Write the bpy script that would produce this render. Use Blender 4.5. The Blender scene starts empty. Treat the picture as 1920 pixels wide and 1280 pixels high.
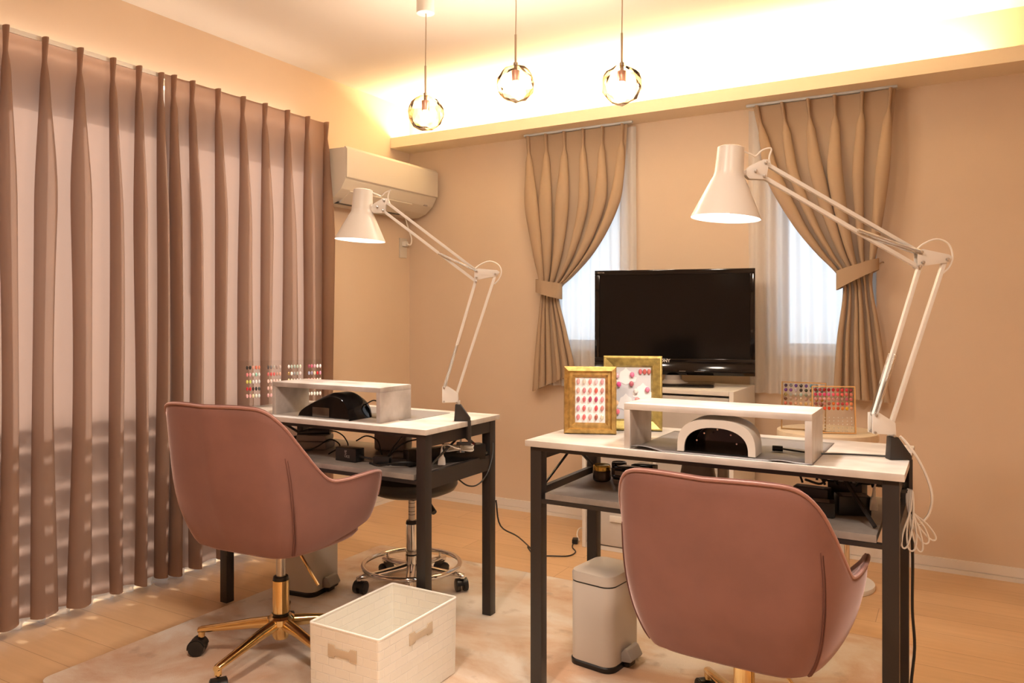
import bpy, bmesh, math, random
from mathutils import Vector, Matrix
from math import sin, cos, pi, radians
random.seed(7)
S = bpy.context.scene
COL = S.collection

# ------------------------------------------------------------------ camera, world, sun, exposure
cam_data = bpy.data.cameras.new('camera')
cam = bpy.data.objects.new('camera', cam_data)
COL.objects.link(cam)
cam.location = (2.958, -3.846, 1.107)
cam.rotation_euler = (radians(90), 0, radians(30))
cam_data.sensor_width = 36.0
cam_data.lens = 36.0 * 1447.0 / 1920.0
cam_data.shift_y = -46.0 / 1920.0
cam_data.clip_start = 0.05
S.camera = cam

S.view_settings.view_transform = 'Standard'
S.view_settings.look = 'None'
S.view_settings.gamma = 1.0
S.view_settings.use_curve_mapping = False
S.view_settings.exposure = 0.50

W = bpy.data.worlds.new('daylight')
S.world = W
W.use_nodes = True
W.node_tree.nodes['Background'].inputs[0].default_value = (0.80, 0.90, 1.0, 1)
W.node_tree.nodes['Background'].inputs[1].default_value = 1.4

sun = bpy.data.objects.new('sun', bpy.data.lights.new('sun', 'SUN'))
COL.objects.link(sun)
sun.data.energy = 8.5
sun.data.angle = radians(1.2)
sun.data.color = (1.0, 0.93, 0.86)
sun.rotation_euler = Vector((0.86, 0.10, -0.56)).to_track_quat('-Z', 'Y').to_euler()

S.cycles.max_bounces = 9
S.cycles.transparent_max_bounces = 16
S.cycles.caustics_reflective = False
S.cycles.caustics_refractive = False
S.cycles.sample_clamp_indirect = 6.0

# ------------------------------------------------------------------ materials
def lin(c):
    return tuple(((x / 255) / 12.92 if x / 255 <= 0.04045 else ((x / 255 + 0.055) / 1.055) ** 2.4) for x in c)

def pset(b, **kw):
    for k, v in kw.items():
        b.inputs[k.replace('_', ' ')].default_value = v

def mat(name, col, rough=0.5, metal=0.0, var=0.0, scale=8.0, bump=0.0, bscale=200.0, stretch=None, dark=None, detail=4.0, **kw):
    m = bpy.data.materials.new(name); m.use_nodes = True
    nt = m.node_tree; b = nt.nodes['Principled BSDF']
    c = tuple(col) + (1,)
    b.inputs['Base Color'].default_value = c
    b.inputs['Roughness'].default_value = rough
    b.inputs['Metallic'].default_value = metal
    pset(b, **kw)
    tc = nt.nodes.new('ShaderNodeTexCoord')
    src = tc.outputs['Object']
    if stretch:
        mp = nt.nodes.new('ShaderNodeMapping'); mp.inputs['Scale'].default_value = stretch
        nt.links.new(src, mp.inputs['Vector']); src = mp.outputs['Vector']
    if var > 0 or dark:
        n = nt.nodes.new('ShaderNodeTexNoise'); n.inputs['Scale'].default_value = scale; n.inputs['Detail'].default_value = detail
        nt.links.new(src, n.inputs['Vector'])
        r = nt.nodes.new('ShaderNodeValToRGB')
        r.color_ramp.elements[0].position = 0.35; r.color_ramp.elements[1].position = 0.65
        d = tuple(dark) if dark else tuple(x * (1 - var) for x in col)
        r.color_ramp.elements[0].color = d + (1,); r.color_ramp.elements[1].color = c
        nt.links.new(n.outputs['Fac'], r.inputs['Fac']); nt.links.new(r.outputs['Color'], b.inputs['Base Color'])
    if bump > 0:
        n2 = nt.nodes.new('ShaderNodeTexNoise'); n2.inputs['Scale'].default_value = bscale; n2.inputs['Detail'].default_value = 3
        nt.links.new(src, n2.inputs['Vector'])
        bp = nt.nodes.new('ShaderNodeBump'); bp.inputs['Strength'].default_value = bump; bp.inputs['Distance'].default_value = 0.002
        nt.links.new(n2.outputs['Fac'], bp.inputs['Height']); nt.links.new(bp.outputs['Normal'], b.inputs['Normal'])
    return m

def emis(name, col, st):
    m = bpy.data.materials.new(name); m.use_nodes = True
    b = m.node_tree.nodes['Principled BSDF']
    pset(b, Base_Color=tuple(col) + (1,), Emission_Color=tuple(col) + (1,), Emission_Strength=st)
    return m

def cloth(name, col, trans, transparent=0.0, tcol=None, bump=0.15):
    m = bpy.data.materials.new(name); m.use_nodes = True
    nt = m.node_tree; nt.nodes.clear()
    out = nt.nodes.new('ShaderNodeOutputMaterial')
    d = nt.nodes.new('ShaderNodeBsdfDiffuse'); t = nt.nodes.new('ShaderNodeBsdfTranslucent')
    d.inputs['Color'].default_value = tuple(col) + (1,)
    t.inputs['Color'].default_value = tuple(tcol or col) + (1,)
    tc = nt.nodes.new('ShaderNodeTexCoord'); n = nt.nodes.new('ShaderNodeTexNoise')
    n.inputs['Scale'].default_value = 260; n.inputs['Detail'].default_value = 2
    nt.links.new(tc.outputs['Object'], n.inputs['Vector'])
    bp = nt.nodes.new('ShaderNodeBump'); bp.inputs['Strength'].default_value = bump; bp.inputs['Distance'].default_value = 0.001
    nt.links.new(n.outputs['Fac'], bp.inputs['Height'])
    nt.links.new(bp.outputs['Normal'], d.inputs['Normal'])
    mx = nt.nodes.new('ShaderNodeMixShader'); mx.inputs[0].default_value = trans
    nt.links.new(d.outputs[0], mx.inputs[1]); nt.links.new(t.outputs[0], mx.inputs[2])
    last = mx
    if transparent > 0:
        tr = nt.nodes.new('ShaderNodeBsdfTransparent')
        m2 = nt.nodes.new('ShaderNodeMixShader'); m2.inputs[0].default_value = transparent
        nt.links.new(mx.outputs[0], m2.inputs[1]); nt.links.new(tr.outputs[0], m2.inputs[2]); last = m2
    nt.links.new(last.outputs[0], out.inputs[0])
    return m

def thin_glass(name, tint=(1, 1, 1), refl=0.12, glass=0.0, rough=0.0):
    m = bpy.data.materials.new(name); m.use_nodes = True
    nt = m.node_tree; nt.nodes.clear()
    out = nt.nodes.new('ShaderNodeOutputMaterial')
    tr = nt.nodes.new('ShaderNodeBsdfTransparent'); tr.inputs[0].default_value = tuple(tint) + (1,)
    gl = nt.nodes.new('ShaderNodeBsdfGlossy'); gl.inputs['Roughness'].default_value = rough
    fr = nt.nodes.new('ShaderNodeLayerWeight'); fr.inputs[0].default_value = refl
    mx = nt.nodes.new('ShaderNodeMixShader')
    nt.links.new(fr.outputs['Fresnel'], mx.inputs[0])
    nt.links.new(tr.outputs[0], mx.inputs[1]); nt.links.new(gl.outputs[0], mx.inputs[2])
    last = mx
    if glass > 0:
        g = nt.nodes.new('ShaderNodeBsdfGlass'); g.inputs['IOR'].default_value = 1.45; g.inputs['Roughness'].default_value = 0.0
        m2 = nt.nodes.new('ShaderNodeMixShader'); m2.inputs[0].default_value = glass
        nt.links.new(mx.outputs[0], m2.inputs[1]); nt.links.new(g.outputs[0], m2.inputs[2]); last = m2
    nt.links.new(last.outputs[0], out.inputs[0])
    return m

M = {}
M['wall'] = mat('wallpaper_cream', (0.68, 0.53, 0.40), 0.85, var=0.03, scale=3, bump=0.25, bscale=420)
M['ledge'] = mat('pale_ledge_paint', (0.84, 0.70, 0.53), 0.8, bump=0.1, bscale=300)
M['ceil'] = mat('ceiling_paper', (0.82, 0.77, 0.71), 0.8, bump=0.15, bscale=300)
M['trim'] = mat('white_trim', (0.76, 0.72, 0.68), 0.45)
M['curtain'] = cloth('taupe_curtain', (0.27, 0.175, 0.13), 0.34, tcol=(0.64, 0.42, 0.315))
M['curtain_b'] = cloth('beige_curtain', (0.47, 0.34, 0.235), 0.15)
M['sheer'] = cloth('white_sheer', (0.90, 0.90, 0.91), 0.5, transparent=0.24)
M['white_paint'] = mat('white_enamel', (0.72, 0.69, 0.65), 0.36)
M['white_plastic'] = mat('white_plastic', (0.78, 0.75, 0.70), 0.4)
M['ac_plastic'] = mat('cream_plastic', (0.64, 0.58, 0.50), 0.45)
M['black_metal'] = mat('black_steel', (0.022, 0.018, 0.017), 0.42)
M['black_plastic'] = mat('black_plastic', (0.012, 0.011, 0.011), 0.35)
M['black_gloss'] = mat('black_gloss', (0.006, 0.005, 0.005), 0.08)
M['screen'] = mat('dark_screen', (0.006, 0.005, 0.005), 0.12, Specular_IOR_Level=0.25)
M['chrome'] = mat('chrome', (0.78, 0.76, 0.74), 0.08, 1.0)
M['steel'] = mat('brushed_steel', (0.55, 0.53, 0.51), 0.3, 1.0)
M['gold'] = mat('polished_gold', (0.83, 0.60, 0.28), 0.14, 1.0)
M['gold_wire'] = mat('gold_wire', (0.85, 0.62, 0.32), 0.25, 1.0)
M['frame_gold'] = mat('antique_gold_leaf', (0.62, 0.40, 0.13), 0.38, 0.75, var=0.35, scale=60, bump=0.2, bscale=150)
M['frame_gold2'] = mat('antique_green_gold_leaf', (0.55, 0.43, 0.14), 0.42, 0.7, var=0.35, scale=60, bump=0.2, bscale=150)
M['marble'] = mat('pale_marbled_laminate', (0.70, 0.66, 0.62), 0.35, scale=7, dark=(0.50, 0.45, 0.41), detail=8, stretch=(1, 2.2, 1))
M['marble_grey'] = mat('grey_marbled_laminate', (0.56, 0.52, 0.50), 0.35, scale=9, dark=(0.34, 0.30, 0.28), detail=9, stretch=(1, 1.2, 1))
M['shelf_grey'] = mat('dark_marbled_laminate', (0.36, 0.33, 0.31), 0.4, scale=8, dark=(0.22, 0.195, 0.18), detail=9)
M['mat_grey'] = mat('grey_desk_pad', (0.20, 0.185, 0.185), 0.5)
M['velvet'] = mat('pink_velvet', (0.25, 0.120, 0.102), 0.75, var=0.12, scale=9, bump=0.1, bscale=500, Sheen_Weight=0.9, Sheen_Roughness=0.3, Sheen_Tint=(1.0, 0.80, 0.80, 1))
M['piping'] = mat('pink_piping', (0.33, 0.155, 0.13), 0.5, Sheen_Weight=0.8, Sheen_Tint=(1, 0.75, 0.72, 1))
M['seam'] = mat('dark_pink_seam', (0.15, 0.06, 0.05), 0.7)
M['bin'] = mat('greige_enamel', (0.60, 0.54, 0.48), 0.38)
M['pedal'] = mat('grey_pedal', (0.33, 0.30, 0.28), 0.4)
M['drawer'] = mat('frosted_plastic', (0.62, 0.58, 0.54), 0.3, var=0.1, scale=6, Alpha=0.92)
M['cord_white'] = mat('white_cord', (0.82, 0.78, 0.72), 0.45)
M['cord_black'] = mat('black_cord', (0.012, 0.011, 0.011), 0.45)
M['card'] = mat('white_card', (0.85, 0.84, 0.84), 0.6)
M['card_grey'] = mat('grey_card', (0.62, 0.62, 0.65), 0.6)
M['acrylic'] = thin_glass('clear_acrylic', (0.97, 0.97, 0.97), 0.1)
M['glass'] = thin_glass('window_glass', (0.97, 0.99, 1.0), 0.08)
M['globe'] = thin_glass('faceted_globe_glass', (1, 0.99, 0.97), 0.10)
def edge_tint(m, col, blend):
    nt = m.node_tree; tr = [n for n in nt.nodes if n.type == 'BSDF_TRANSPARENT'][0]
    lw = nt.nodes.new('ShaderNodeLayerWeight'); lw.inputs[0].default_value = blend
    r = nt.nodes.new('ShaderNodeValToRGB'); r.color_ramp.elements[0].color = (1, 1, 1, 1); r.color_ramp.elements[1].color = tuple(col) + (1,)
    r.color_ramp.elements[0].position = 0.25; r.color_ramp.elements[1].position = 0.9
    nt.links.new(lw.outputs['Facing'], r.inputs[0]); nt.links.new(r.outputs[0], tr.inputs[0])
edge_tint(M['globe'], (0.42, 0.28, 0.15), 0.6)
M['bulb'] = emis('warm_bulb', (1.0, 0.86, 0.62), 60)
M['lamp_bulb'] = emis('white_bulb', (1.0, 0.95, 0.90), 30)
M['led'] = emis('warm_led_strip', (1.0, 0.78, 0.42), 75)
M['led_fill'] = emis('added_fill_strip', (1.0, 0.86, 0.70), 5)
M['fill_downlight'] = emis('fill_downlight_lens', (1.0, 0.86, 0.70), 6)
M['copper'] = mat('pink_copper', (0.62, 0.36, 0.28), 0.3, 0.9)
M['wire_bronze'] = mat('brushed_bronze', (0.42, 0.33, 0.25), 0.35, 0.9)
M['grey_plastic'] = mat('grey_plastic', (0.30, 0.27, 0.25), 0.5)
M['sash'] = mat('white_sash', (0.55, 0.58, 0.62), 0.4)
M['wood_light'] = mat('pale_wood', (0.80, 0.68, 0.52), 0.45, var=0.08, scale=6, stretch=(1, 8, 1))
M['rail'] = mat('balcony_aluminium', (0.25, 0.23, 0.22), 0.5)
M['amber'] = mat('amber_glass', (0.05, 0.03, 0.02), 0.1)
M['gold_lid'] = mat('gold_lid', (0.65, 0.45, 0.10), 0.25, 0.9)

def floor_material():
    m = bpy.data.materials.new('maple_planks'); m.use_nodes = True
    nt = m.node_tree; b = nt.nodes['Principled BSDF']; pset(b, Roughness=0.33)
    tc = nt.nodes.new('ShaderNodeTexCoord')
    br = nt.nodes.new('ShaderNodeTexBrick')
    pset(br, Color1=(0.62, 0.395, 0.215, 1), Color2=(0.68, 0.44, 0.245, 1), Mortar=(0.36, 0.20, 0.10, 1), Scale=1.0)
    br.inputs['Brick Width'].default_value = 0.9; br.inputs['Row Height'].default_value = 0.152
    br.inputs['Mortar Size'].default_value = 0.0012; br.inputs['Mortar Smooth'].default_value = 0.2
    br.offset = 0.37
    nt.links.new(tc.outputs['Object'], br.inputs['Vector'])
    mp = nt.nodes.new('ShaderNodeMapping'); mp.inputs['Scale'].default_value = (1.2, 16, 1)
    n = nt.nodes.new('ShaderNodeTexNoise'); n.inputs['Scale'].default_value = 3; n.inputs['Detail'].default_value = 6
    nt.links.new(tc.outputs['Object'], mp.inputs[0]); nt.links.new(mp.outputs[0], n.inputs['Vector'])
    mx = nt.nodes.new('ShaderNodeMixRGB'); mx.blend_type = 'MULTIPLY'; mx.inputs[0].default_value = 0.35
    r = nt.nodes.new('ShaderNodeValToRGB'); r.color_ramp.elements[0].color = (0.72, 0.68, 0.62, 1); r.color_ramp.elements[0].position = 0.3; r.color_ramp.elements[1].position = 0.7
    nt.links.new(n.outputs['Fac'], r.inputs[0]); nt.links.new(br.outputs['Color'], mx.inputs[1]); nt.links.new(r.outputs[0], mx.inputs[2])
    nt.links.new(mx.outputs[0], b.inputs['Base Color'])
    return m
M['floor'] = floor_material()

def rug_material():
    m = bpy.data.materials.new('abstract_rug'); m.use_nodes = True
    nt = m.node_tree; b = nt.nodes['Principled BSDF']; pset(b, Roughness=0.95, Sheen_Weight=0.3)
    tc = nt.nodes.new('ShaderNodeTexCoord')
    n = nt.nodes.new('ShaderNodeTexNoise'); n.inputs['Scale'].default_value = 1.7; n.inputs['Detail'].default_value = 10; n.inputs['Roughness'].default_value = 0.62; n.inputs['Distortion'].default_value = 0.6
    mp = nt.nodes.new('ShaderNodeMapping'); mp.inputs['Scale'].default_value = (1, 1.7, 1)
    nt.links.new(tc.outputs['Object'], mp.inputs[0]); nt.links.new(mp.outputs[0], n.inputs['Vector'])
    r = nt.nodes.new('ShaderNodeValToRGB')
    e = r.color_ramp.elements
    e[0].position = 0.38; e[0].color = (0.58, 0.36, 0.23, 1)
    e[1].position = 0.58; e[1].color = (0.76, 0.69, 0.62, 1)
    k = e.new(0.47); k.color = (0.67, 0.52, 0.40, 1)
    n2 = nt.nodes.new('ShaderNodeTexNoise'); n2.inputs['Scale'].default_value = 13; n2.inputs['Detail'].default_value = 5
    nt.links.new(tc.outputs['Object'], n2.inputs['Vector'])
    r2 = nt.nodes.new('ShaderNodeValToRGB'); r2.color_ramp.elements[0].position = 0.26; r2.color_ramp.elements[0].color = (0.66, 0.60, 0.56, 1); r2.color_ramp.elements[1].position = 0.40; r2.color_ramp.elements[1].color = (1, 1, 1, 1)
    nt.links.new(n2.outputs['Fac'], r2.inputs[0])
    mx = nt.nodes.new('ShaderNodeMixRGB'); mx.blend_type = 'MULTIPLY'; mx.inputs[0].default_value = 0.8
    nt.links.new(n.outputs['Fac'], r.inputs[0]); nt.links.new(r.outputs[0], mx.inputs[1]); nt.links.new(r2.outputs[0], mx.inputs[2])
    nt.links.new(mx.outputs[0], b.inputs['Base Color'])
    n3 = nt.nodes.new('ShaderNodeTexNoise'); n3.inputs['Scale'].default_value = 350
    nt.links.new(tc.outputs['Object'], n3.inputs['Vector'])
    bp = nt.nodes.new('ShaderNodeBump'); bp.inputs['Strength'].default_value = 0.4; bp.inputs['Distance'].default_value = 0.003
    nt.links.new(n3.outputs['Fac'], bp.inputs['Height']); nt.links.new(bp.outputs['Normal'], b.inputs['Normal'])
    return m
M['rug'] = rug_material()

def woven_material():
    m = bpy.data.materials.new('woven_strap'); m.use_nodes = True
    nt = m.node_tree; b = nt.nodes['Principled BSDF']; pset(b, Roughness=0.5)
    uv = nt.nodes.new('ShaderNodeUVMap')
    br = nt.nodes.new('ShaderNodeTexBrick')
    pset(br, Color1=(0.84, 0.80, 0.71, 1), Color2=(0.87, 0.83, 0.75, 1), Mortar=(0.92, 0.89, 0.83, 1), Scale=1.0)
    br.inputs['Brick Width'].default_value = 0.05; br.inputs['Row Height'].default_value = 0.025
    br.inputs['Mortar Size'].default_value = 0.0012; br.inputs['Mortar Smooth'].default_value = 0.6
    nt.links.new(uv.outputs[0], br.inputs['Vector'])
    nt.links.new(br.outputs['Color'], b.inputs['Base Color'])
    bp = nt.nodes.new('ShaderNodeBump'); bp.invert = True; bp.inputs['Strength'].default_value = 0.6; bp.inputs['Distance'].default_value = 0.003
    nt.links.new(br.outputs['Fac'], bp.inputs['Height']); nt.links.new(bp.outputs['Normal'], b.inputs['Normal'])
    return m
M['woven'] = woven_material()

# ------------------------------------------------------------------ mesh helpers
class MB:
    def __init__(s):
        s.bm = bmesh.new()
    def add(s, other, mtx=None):
        if mtx is not None: bmesh.ops.transform(other, matrix=mtx, verts=other.verts)
        me = bpy.data.meshes.new('t'); other.to_mesh(me); other.free(); s.bm.from_mesh(me); bpy.data.meshes.remove(me)
        return s
    def box(s, x0, x1, y0, y1, z0, z1, bev=0.0, seg=2, mtx=None):
        b = bmesh.new(); bmesh.ops.create_cube(b, size=1)
        for v in b.verts:
            v.co = Vector(((x0 + x1) / 2 + v.co.x * (x1 - x0), (y0 + y1) / 2 + v.co.y * (y1 - y0), (z0 + z1) / 2 + v.co.z * (z1 - z0)))
        if bev > 0: bmesh.ops.bevel(b, geom=b.edges[:], offset=bev, segments=seg, affect='EDGES', profile=0.6)
        return s.add(b, mtx)
    def cyl(s, p0, p1, r0, r1=None, seg=24, bev=0.0):
        p0, p1 = Vector(p0), Vector(p1); r1 = r0 if r1 is None else r1
        b = bmesh.new(); h = (p1 - p0).length
        bmesh.ops.create_cone(b, cap_ends=True, segments=seg, radius1=r0, radius2=r1, depth=h)
        if bev > 0:
            es = [e for e in b.edges if abs(e.verts[0].co.z - e.verts[1].co.z) < 1e-6]
            bmesh.ops.bevel(b, geom=es, offset=bev, segments=2, affect='EDGES', profile=0.6)
        q = (p1 - p0).to_track_quat('Z', 'Y').to_matrix().to_4x4()
        return s.add(b, Matrix.Translation((p0 + p1) / 2) @ q)
    def sphere(s, c, r, sc=(1, 1, 1), seg=20, mtx=None):
        b = bmesh.new(); bmesh.ops.create_uvsphere(b, u_segments=seg, v_segments=max(6, seg // 2), radius=r)
        m = Matrix.Translation(c) @ Matrix.Diagonal(tuple(sc) + (1,))
        if mtx is not None: m = mtx @ m
        return s.add(b, m)
    def tube(s, pts, r, seg=8, closed=False, smooth=4):
        P = [Vector(p) for p in pts]
        if smooth > 1: P = spline(P, smooth, closed)
        n = len(P); bm = s.bm; rings = []
        up = Vector((0, 0, 1)); prev = None
        for i, p in enumerate(P):
            if closed: t = (P[(i + 1) % n] - P[i - 1])
            else: t = P[min(i + 1, n - 1)] - P[max(i - 1, 0)]
            if t.length < 1e-9: t = Vector((0, 0, 1))
            t.normalize()
            if prev is None:
                a = t.cross(up)
                if a.length < 0.1: a = t.cross(Vector((1, 0, 0)))
            else:
                a = prev - t * prev.dot(t)
                if a.length < 1e-6: a = t.cross(up)
            a.normalize(); prev = a; b2 = t.cross(a)
            rr = r(i / max(1, n - 1)) if callable(r) else r
            rings.append([bm.verts.new(p + (a * cos(2 * pi * k / seg) + b2 * sin(2 * pi * k / seg)) * rr) for k in range(seg)])
        m = n if closed else n - 1
        for i in range(m):
            A, B = rings[i], rings[(i + 1) % n]
            off = 0
            if closed and i == n - 1:
                off = min(range(seg), key=lambda o: (A[0].co - B[o].co).length)
            for k in range(seg):
                bm.faces.new((A[k], A[(k + 1) % seg], B[(k + 1 + off) % seg], B[(k + off) % seg]))
        if not closed:
            bm.faces.new(rings[0][::-1]); bm.faces.new(rings[-1])
        return s
    def lathe(s, prof, c=(0, 0, 0), seg=40, mtx=None):
        b = bmesh.new(); rings = []
        for (r, z) in prof:
            if r < 1e-5: rings.append([b.verts.new((0, 0, z))])
            else: rings.append([b.verts.new((r * cos(2 * pi * k / seg), r * sin(2 * pi * k / seg), z)) for k in range(seg)])
        for A, B in zip(rings, rings[1:]):
            for k in range(seg):
                a0, a1 = A[k % len(A)], A[(k + 1) % len(A)]
                b0, b1 = B[k % len(B)], B[(k + 1) % len(B)]
                vs = []
                for v in (a0, a1, b1, b0):
                    if v not in vs: vs.append(v)
                if len(vs) > 2: b.faces.new(vs)
        bmesh.ops.recalc_face_normals(b, faces=b.faces)
        m = Matrix.Translation(c)
        if mtx is not None: m = mtx @ m
        return s.add(b, m)
    def grid(s, rows, closed_u=False):
        R = [[s.bm.verts.new(p) for p in row] for row in rows]
        for A, B in zip(R, R[1:]):
            n = len(A)
            for k in range(n if closed_u else n - 1):
                s.bm.faces.new((A[k], A[(k + 1) % n], B[(k + 1) % n], B[k]))
        return R
    def prism(s, pts, a, b, axis='y', bev=0.0, mtx=None):
        bm = bmesh.new()
        def P(p, t):
            return {'y': (p[0], t, p[1]), 'x': (t, p[0], p[1]), 'z': (p[0], p[1], t)}[axis]
        v0 = [bm.verts.new(P(p, a)) for p in pts]; v1 = [bm.verts.new(P(p, b)) for p in pts]
        bm.faces.new(v0); bm.faces.new(v1[::-1]); n = len(pts)
        for i in range(n): bm.faces.new((v0[i], v1[i], v1[(i + 1) % n], v0[(i + 1) % n]))
        bmesh.ops.recalc_face_normals(bm, faces=bm.faces)
        if bev > 0: bmesh.ops.bevel(bm, geom=bm.edges[:], offset=bev, segments=2, affect='EDGES', profile=0.6)
        return s.add(bm, mtx)
    def build(s, name, m, parent=None, smooth=True, ang=38, solid=0.0, sub=0, recalc=True):
        me = bpy.data.meshes.new(name)
        if recalc: bmesh.ops.recalc_face_normals(s.bm, faces=s.bm.faces)
        if smooth:
            for f in s.bm.faces: f.smooth = True
            for e in s.bm.edges:
                if len(e.link_faces) == 2 and e.calc_face_angle(0) > radians(ang): e.smooth = False
        s.bm.to_mesh(me); s.bm.free()
        me.materials.append(M[m] if isinstance(m, str) else m)
        o = bpy.data.objects.new(name, me); COL.objects.link(o)
        if parent is not None: o.parent = parent
        if solid:
            md = o.modifiers.new('solid', 'SOLIDIFY'); md.thickness = abs(solid); md.offset = 1 if solid > 0 else -1
        if sub:
            md = o.modifiers.new('sub', 'SUBSURF'); md.levels = sub; md.render_levels = sub
        return o

def spline(P, k, closed=False):
    n = len(P); out = []
    if n < 3: return P
    rng = n if closed else n - 1
    for i in range(rng):
        p0 = P[(i - 1) % n] if closed or i > 0 else P[0] * 2 - P[1]
        p1 = P[i]; p2 = P[(i + 1) % n]
        p3 = P[(i + 2) % n] if closed or i + 2 < n else P[-1] * 2 - P[-2]
        for j in range(k):
            t = j / k
            out.append(0.5 * ((2 * p1) + (p2 - p0) * t + (2 * p0 - 5 * p1 + 4 * p2 - p3) * t * t + (3 * p1 - p0 - 3 * p2 + p3) * t ** 3))
    if not closed: out.append(P[-1])
    return out

def interp(keys, t):
    """smooth monotone interpolation through (t, value) keys"""
    if t <= keys[0][0]: return keys[0][1]
    for (a, va), (b, vb) in zip(keys, keys[1:]):
        if t <= b:
            return va + (vb - va) * (t - a) / (b - a)
    return keys[-1][1]

def cr(keys, t):
    """Catmull-Rom through non-uniform keys"""
    n = len(keys)
    if t <= keys[0][0]: return keys[0][1]
    if t >= keys[-1][0]: return keys[-1][1]
    for i in range(n - 1):
        a, va = keys[i]; b, vb = keys[i + 1]
        if t <= b:
            h = b - a; x = (t - a) / h
            ma = (vb - keys[i - 1][1]) / (b - keys[i - 1][0]) if i > 0 else (vb - va) / h
            mb = (keys[i + 2][1] - va) / (keys[i + 2][0] - a) if i + 2 < n else (vb - va) / h
            return (2 * x ** 3 - 3 * x * x + 1) * va + (x ** 3 - 2 * x * x + x) * h * ma + (-2 * x ** 3 + 3 * x * x) * vb + (x ** 3 - x * x) * h * mb

def tag(o, label=None, cat=None, group=None, kind=None):
    if label: o['label'] = label
    if cat: o['category'] = cat
    if group: o['group'] = group
    if kind: o['kind'] = kind
    return o

def thing(name, label, cat, loc=(0, 0, 0), rz=0.0, group=None):
    o = bpy.data.objects.new(name, None); COL.objects.link(o)
    o.location = loc; o.rotation_euler = (0, 0, rz); o.empty_display_size = 0.05
    return tag(o, label, cat, group)

def struct(o):
    o['kind'] = 'structure'; return o

def copy_part(src, parent, name=None):
    c = src.copy(); COL.objects.link(c); c.parent = parent
    if name: c.name = name
    return c

def copy_tree(o, parent=None):
    c = o.copy(); COL.objects.link(c); c.parent = parent
    for ch in list(o.children): copy_tree(ch, c)
    return c

def point_light(name, loc, energy, col, r=0.03, parent=None, typ='POINT'):
    l = bpy.data.lights.new(name, typ); l.energy = energy; l.color = col
    if typ == 'POINT': l.shadow_soft_size = r
    o = bpy.data.objects.new(name, l); COL.objects.link(o); o.location = loc
    if parent is not None: o.parent = parent
    return o

# ------------------------------------------------------------------ room shell
XR, YF, HC = 4.3, -6.2, 2.4
T = 0.12
b = MB(); b.box(-T, XR + T, YF - T, T, -0.1, 0.0); struct(b.build('floor', 'floor', smooth=False))
b = MB(); b.box(-T, XR + T, YF - T, T, HC, HC + 0.1); struct(b.build('ceiling', 'ceil', smooth=False))
# left wall with the terrace window
WY0, WY1, WZ1 = -2.66, -0.93, 2.0
b = MB()
b.box(-T, 0, YF, WY0, 0, HC); b.box(-T, 0, WY1, T, 0, HC); b.box(-T, 0, WY0, WY1, WZ1, HC)
struct(b.build('wall_left', 'wall', smooth=False))
# back wall with two narrow windows
b = MB()
wins = [(0.98, 1.42), (2.215, 2.64)]
z0w, z1w = 0.945, 1.99
b.box(0, wins[0][0], 0, T, 0, HC); b.box(wins[0][1], wins[1][0], 0, T, 0, HC); b.box(wins[1][1], XR, 0, T, 0, HC)
for (a, c) in wins:
    b.box(a, c, 0, T, 0, z0w); b.box(a, c, 0, T, z1w, HC)
struct(b.build('wall_back', 'wall', smooth=False))
b = MB(); b.box(XR, XR + T, YF, T, 0, HC); struct(b.build('wall_right', 'wall', smooth=False))
b = MB(); b.box(-T, XR + T, YF - T, YF, 0, HC); struct(b.build('wall_front', 'wall', smooth=False))

def window(n, along, a, c, z0, z1, pos, mid=False):
    """along: 'x' for the back wall, 'y' for the left wall; pos = plane of the sash"""
    b = MB(); w = 0.035; d0, d1 = (pos, pos + 0.05)
    def bx(p0, p1, q0, q1):
        if along == 'x': b.box(p0, p1, d0, d1, q0, q1)
        else: b.box(d0, d1, p0, p1, q0, q1)
    bx(a, a + w, z0, z1); bx(c - w, c, z0, z1); bx(a + w, c - w, z0, z0 + w); bx(a + w, c - w, z1 - w, z1)
    if mid: m_ = (a + c) / 2; bx(m_ - w, m_ + w, z0 + w, z1 - w)
    fr = struct(b.build('window_%d' % n, 'sash', smooth=False))
    g = MB()
    if along == 'x': g.box(a + w, c - w, pos + 0.02, pos + 0.026, z0 + w, z1 - w)
    else: g.box(pos + 0.02, pos + 0.026, a + w, c - w, z0 + w, z1 - w)
    g.build('window_pane', 'glass', fr, smooth=False)
    return fr
w1 = window(1, 'y', WY0, WY1, 0.0, WZ1, -0.09, mid=True)
for i, (a, c) in enumerate(wins):
    f = window(i + 2, 'x', a, c, z0w, z1w, 0.04)
    s_ = MB(); s_.box(a - 0.02, c + 0.02, -0.012, 0.04, z0w - 0.022, z0w - 0.002, 0.003); s_.build('window_sill', 'trim', f)

# baseboards
def base(name, along, a, c, pos, sgn):
    b = MB()
    for (t, q0, q1) in ((0.009, 0.021, 0.06), (0.012, 0.0, 0.019), (0.006, 0.019, 0.021)):
        lo, hi = sorted((pos, pos + sgn * t))
        if along == 'x': b.box(a, c, lo, hi, q0, q1)
        else: b.box(lo, hi, a, c, q0, q1)
    return struct(b.build(name, 'trim', smooth=False))
base('baseboard_back', 'x', 0.012, XR, 0, -1)
base('baseboard_left', 'y', WY1 + 0.03, -0.012, 0, 1)
base('baseboard_right', 'y', YF, 0, XR, -1)

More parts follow.
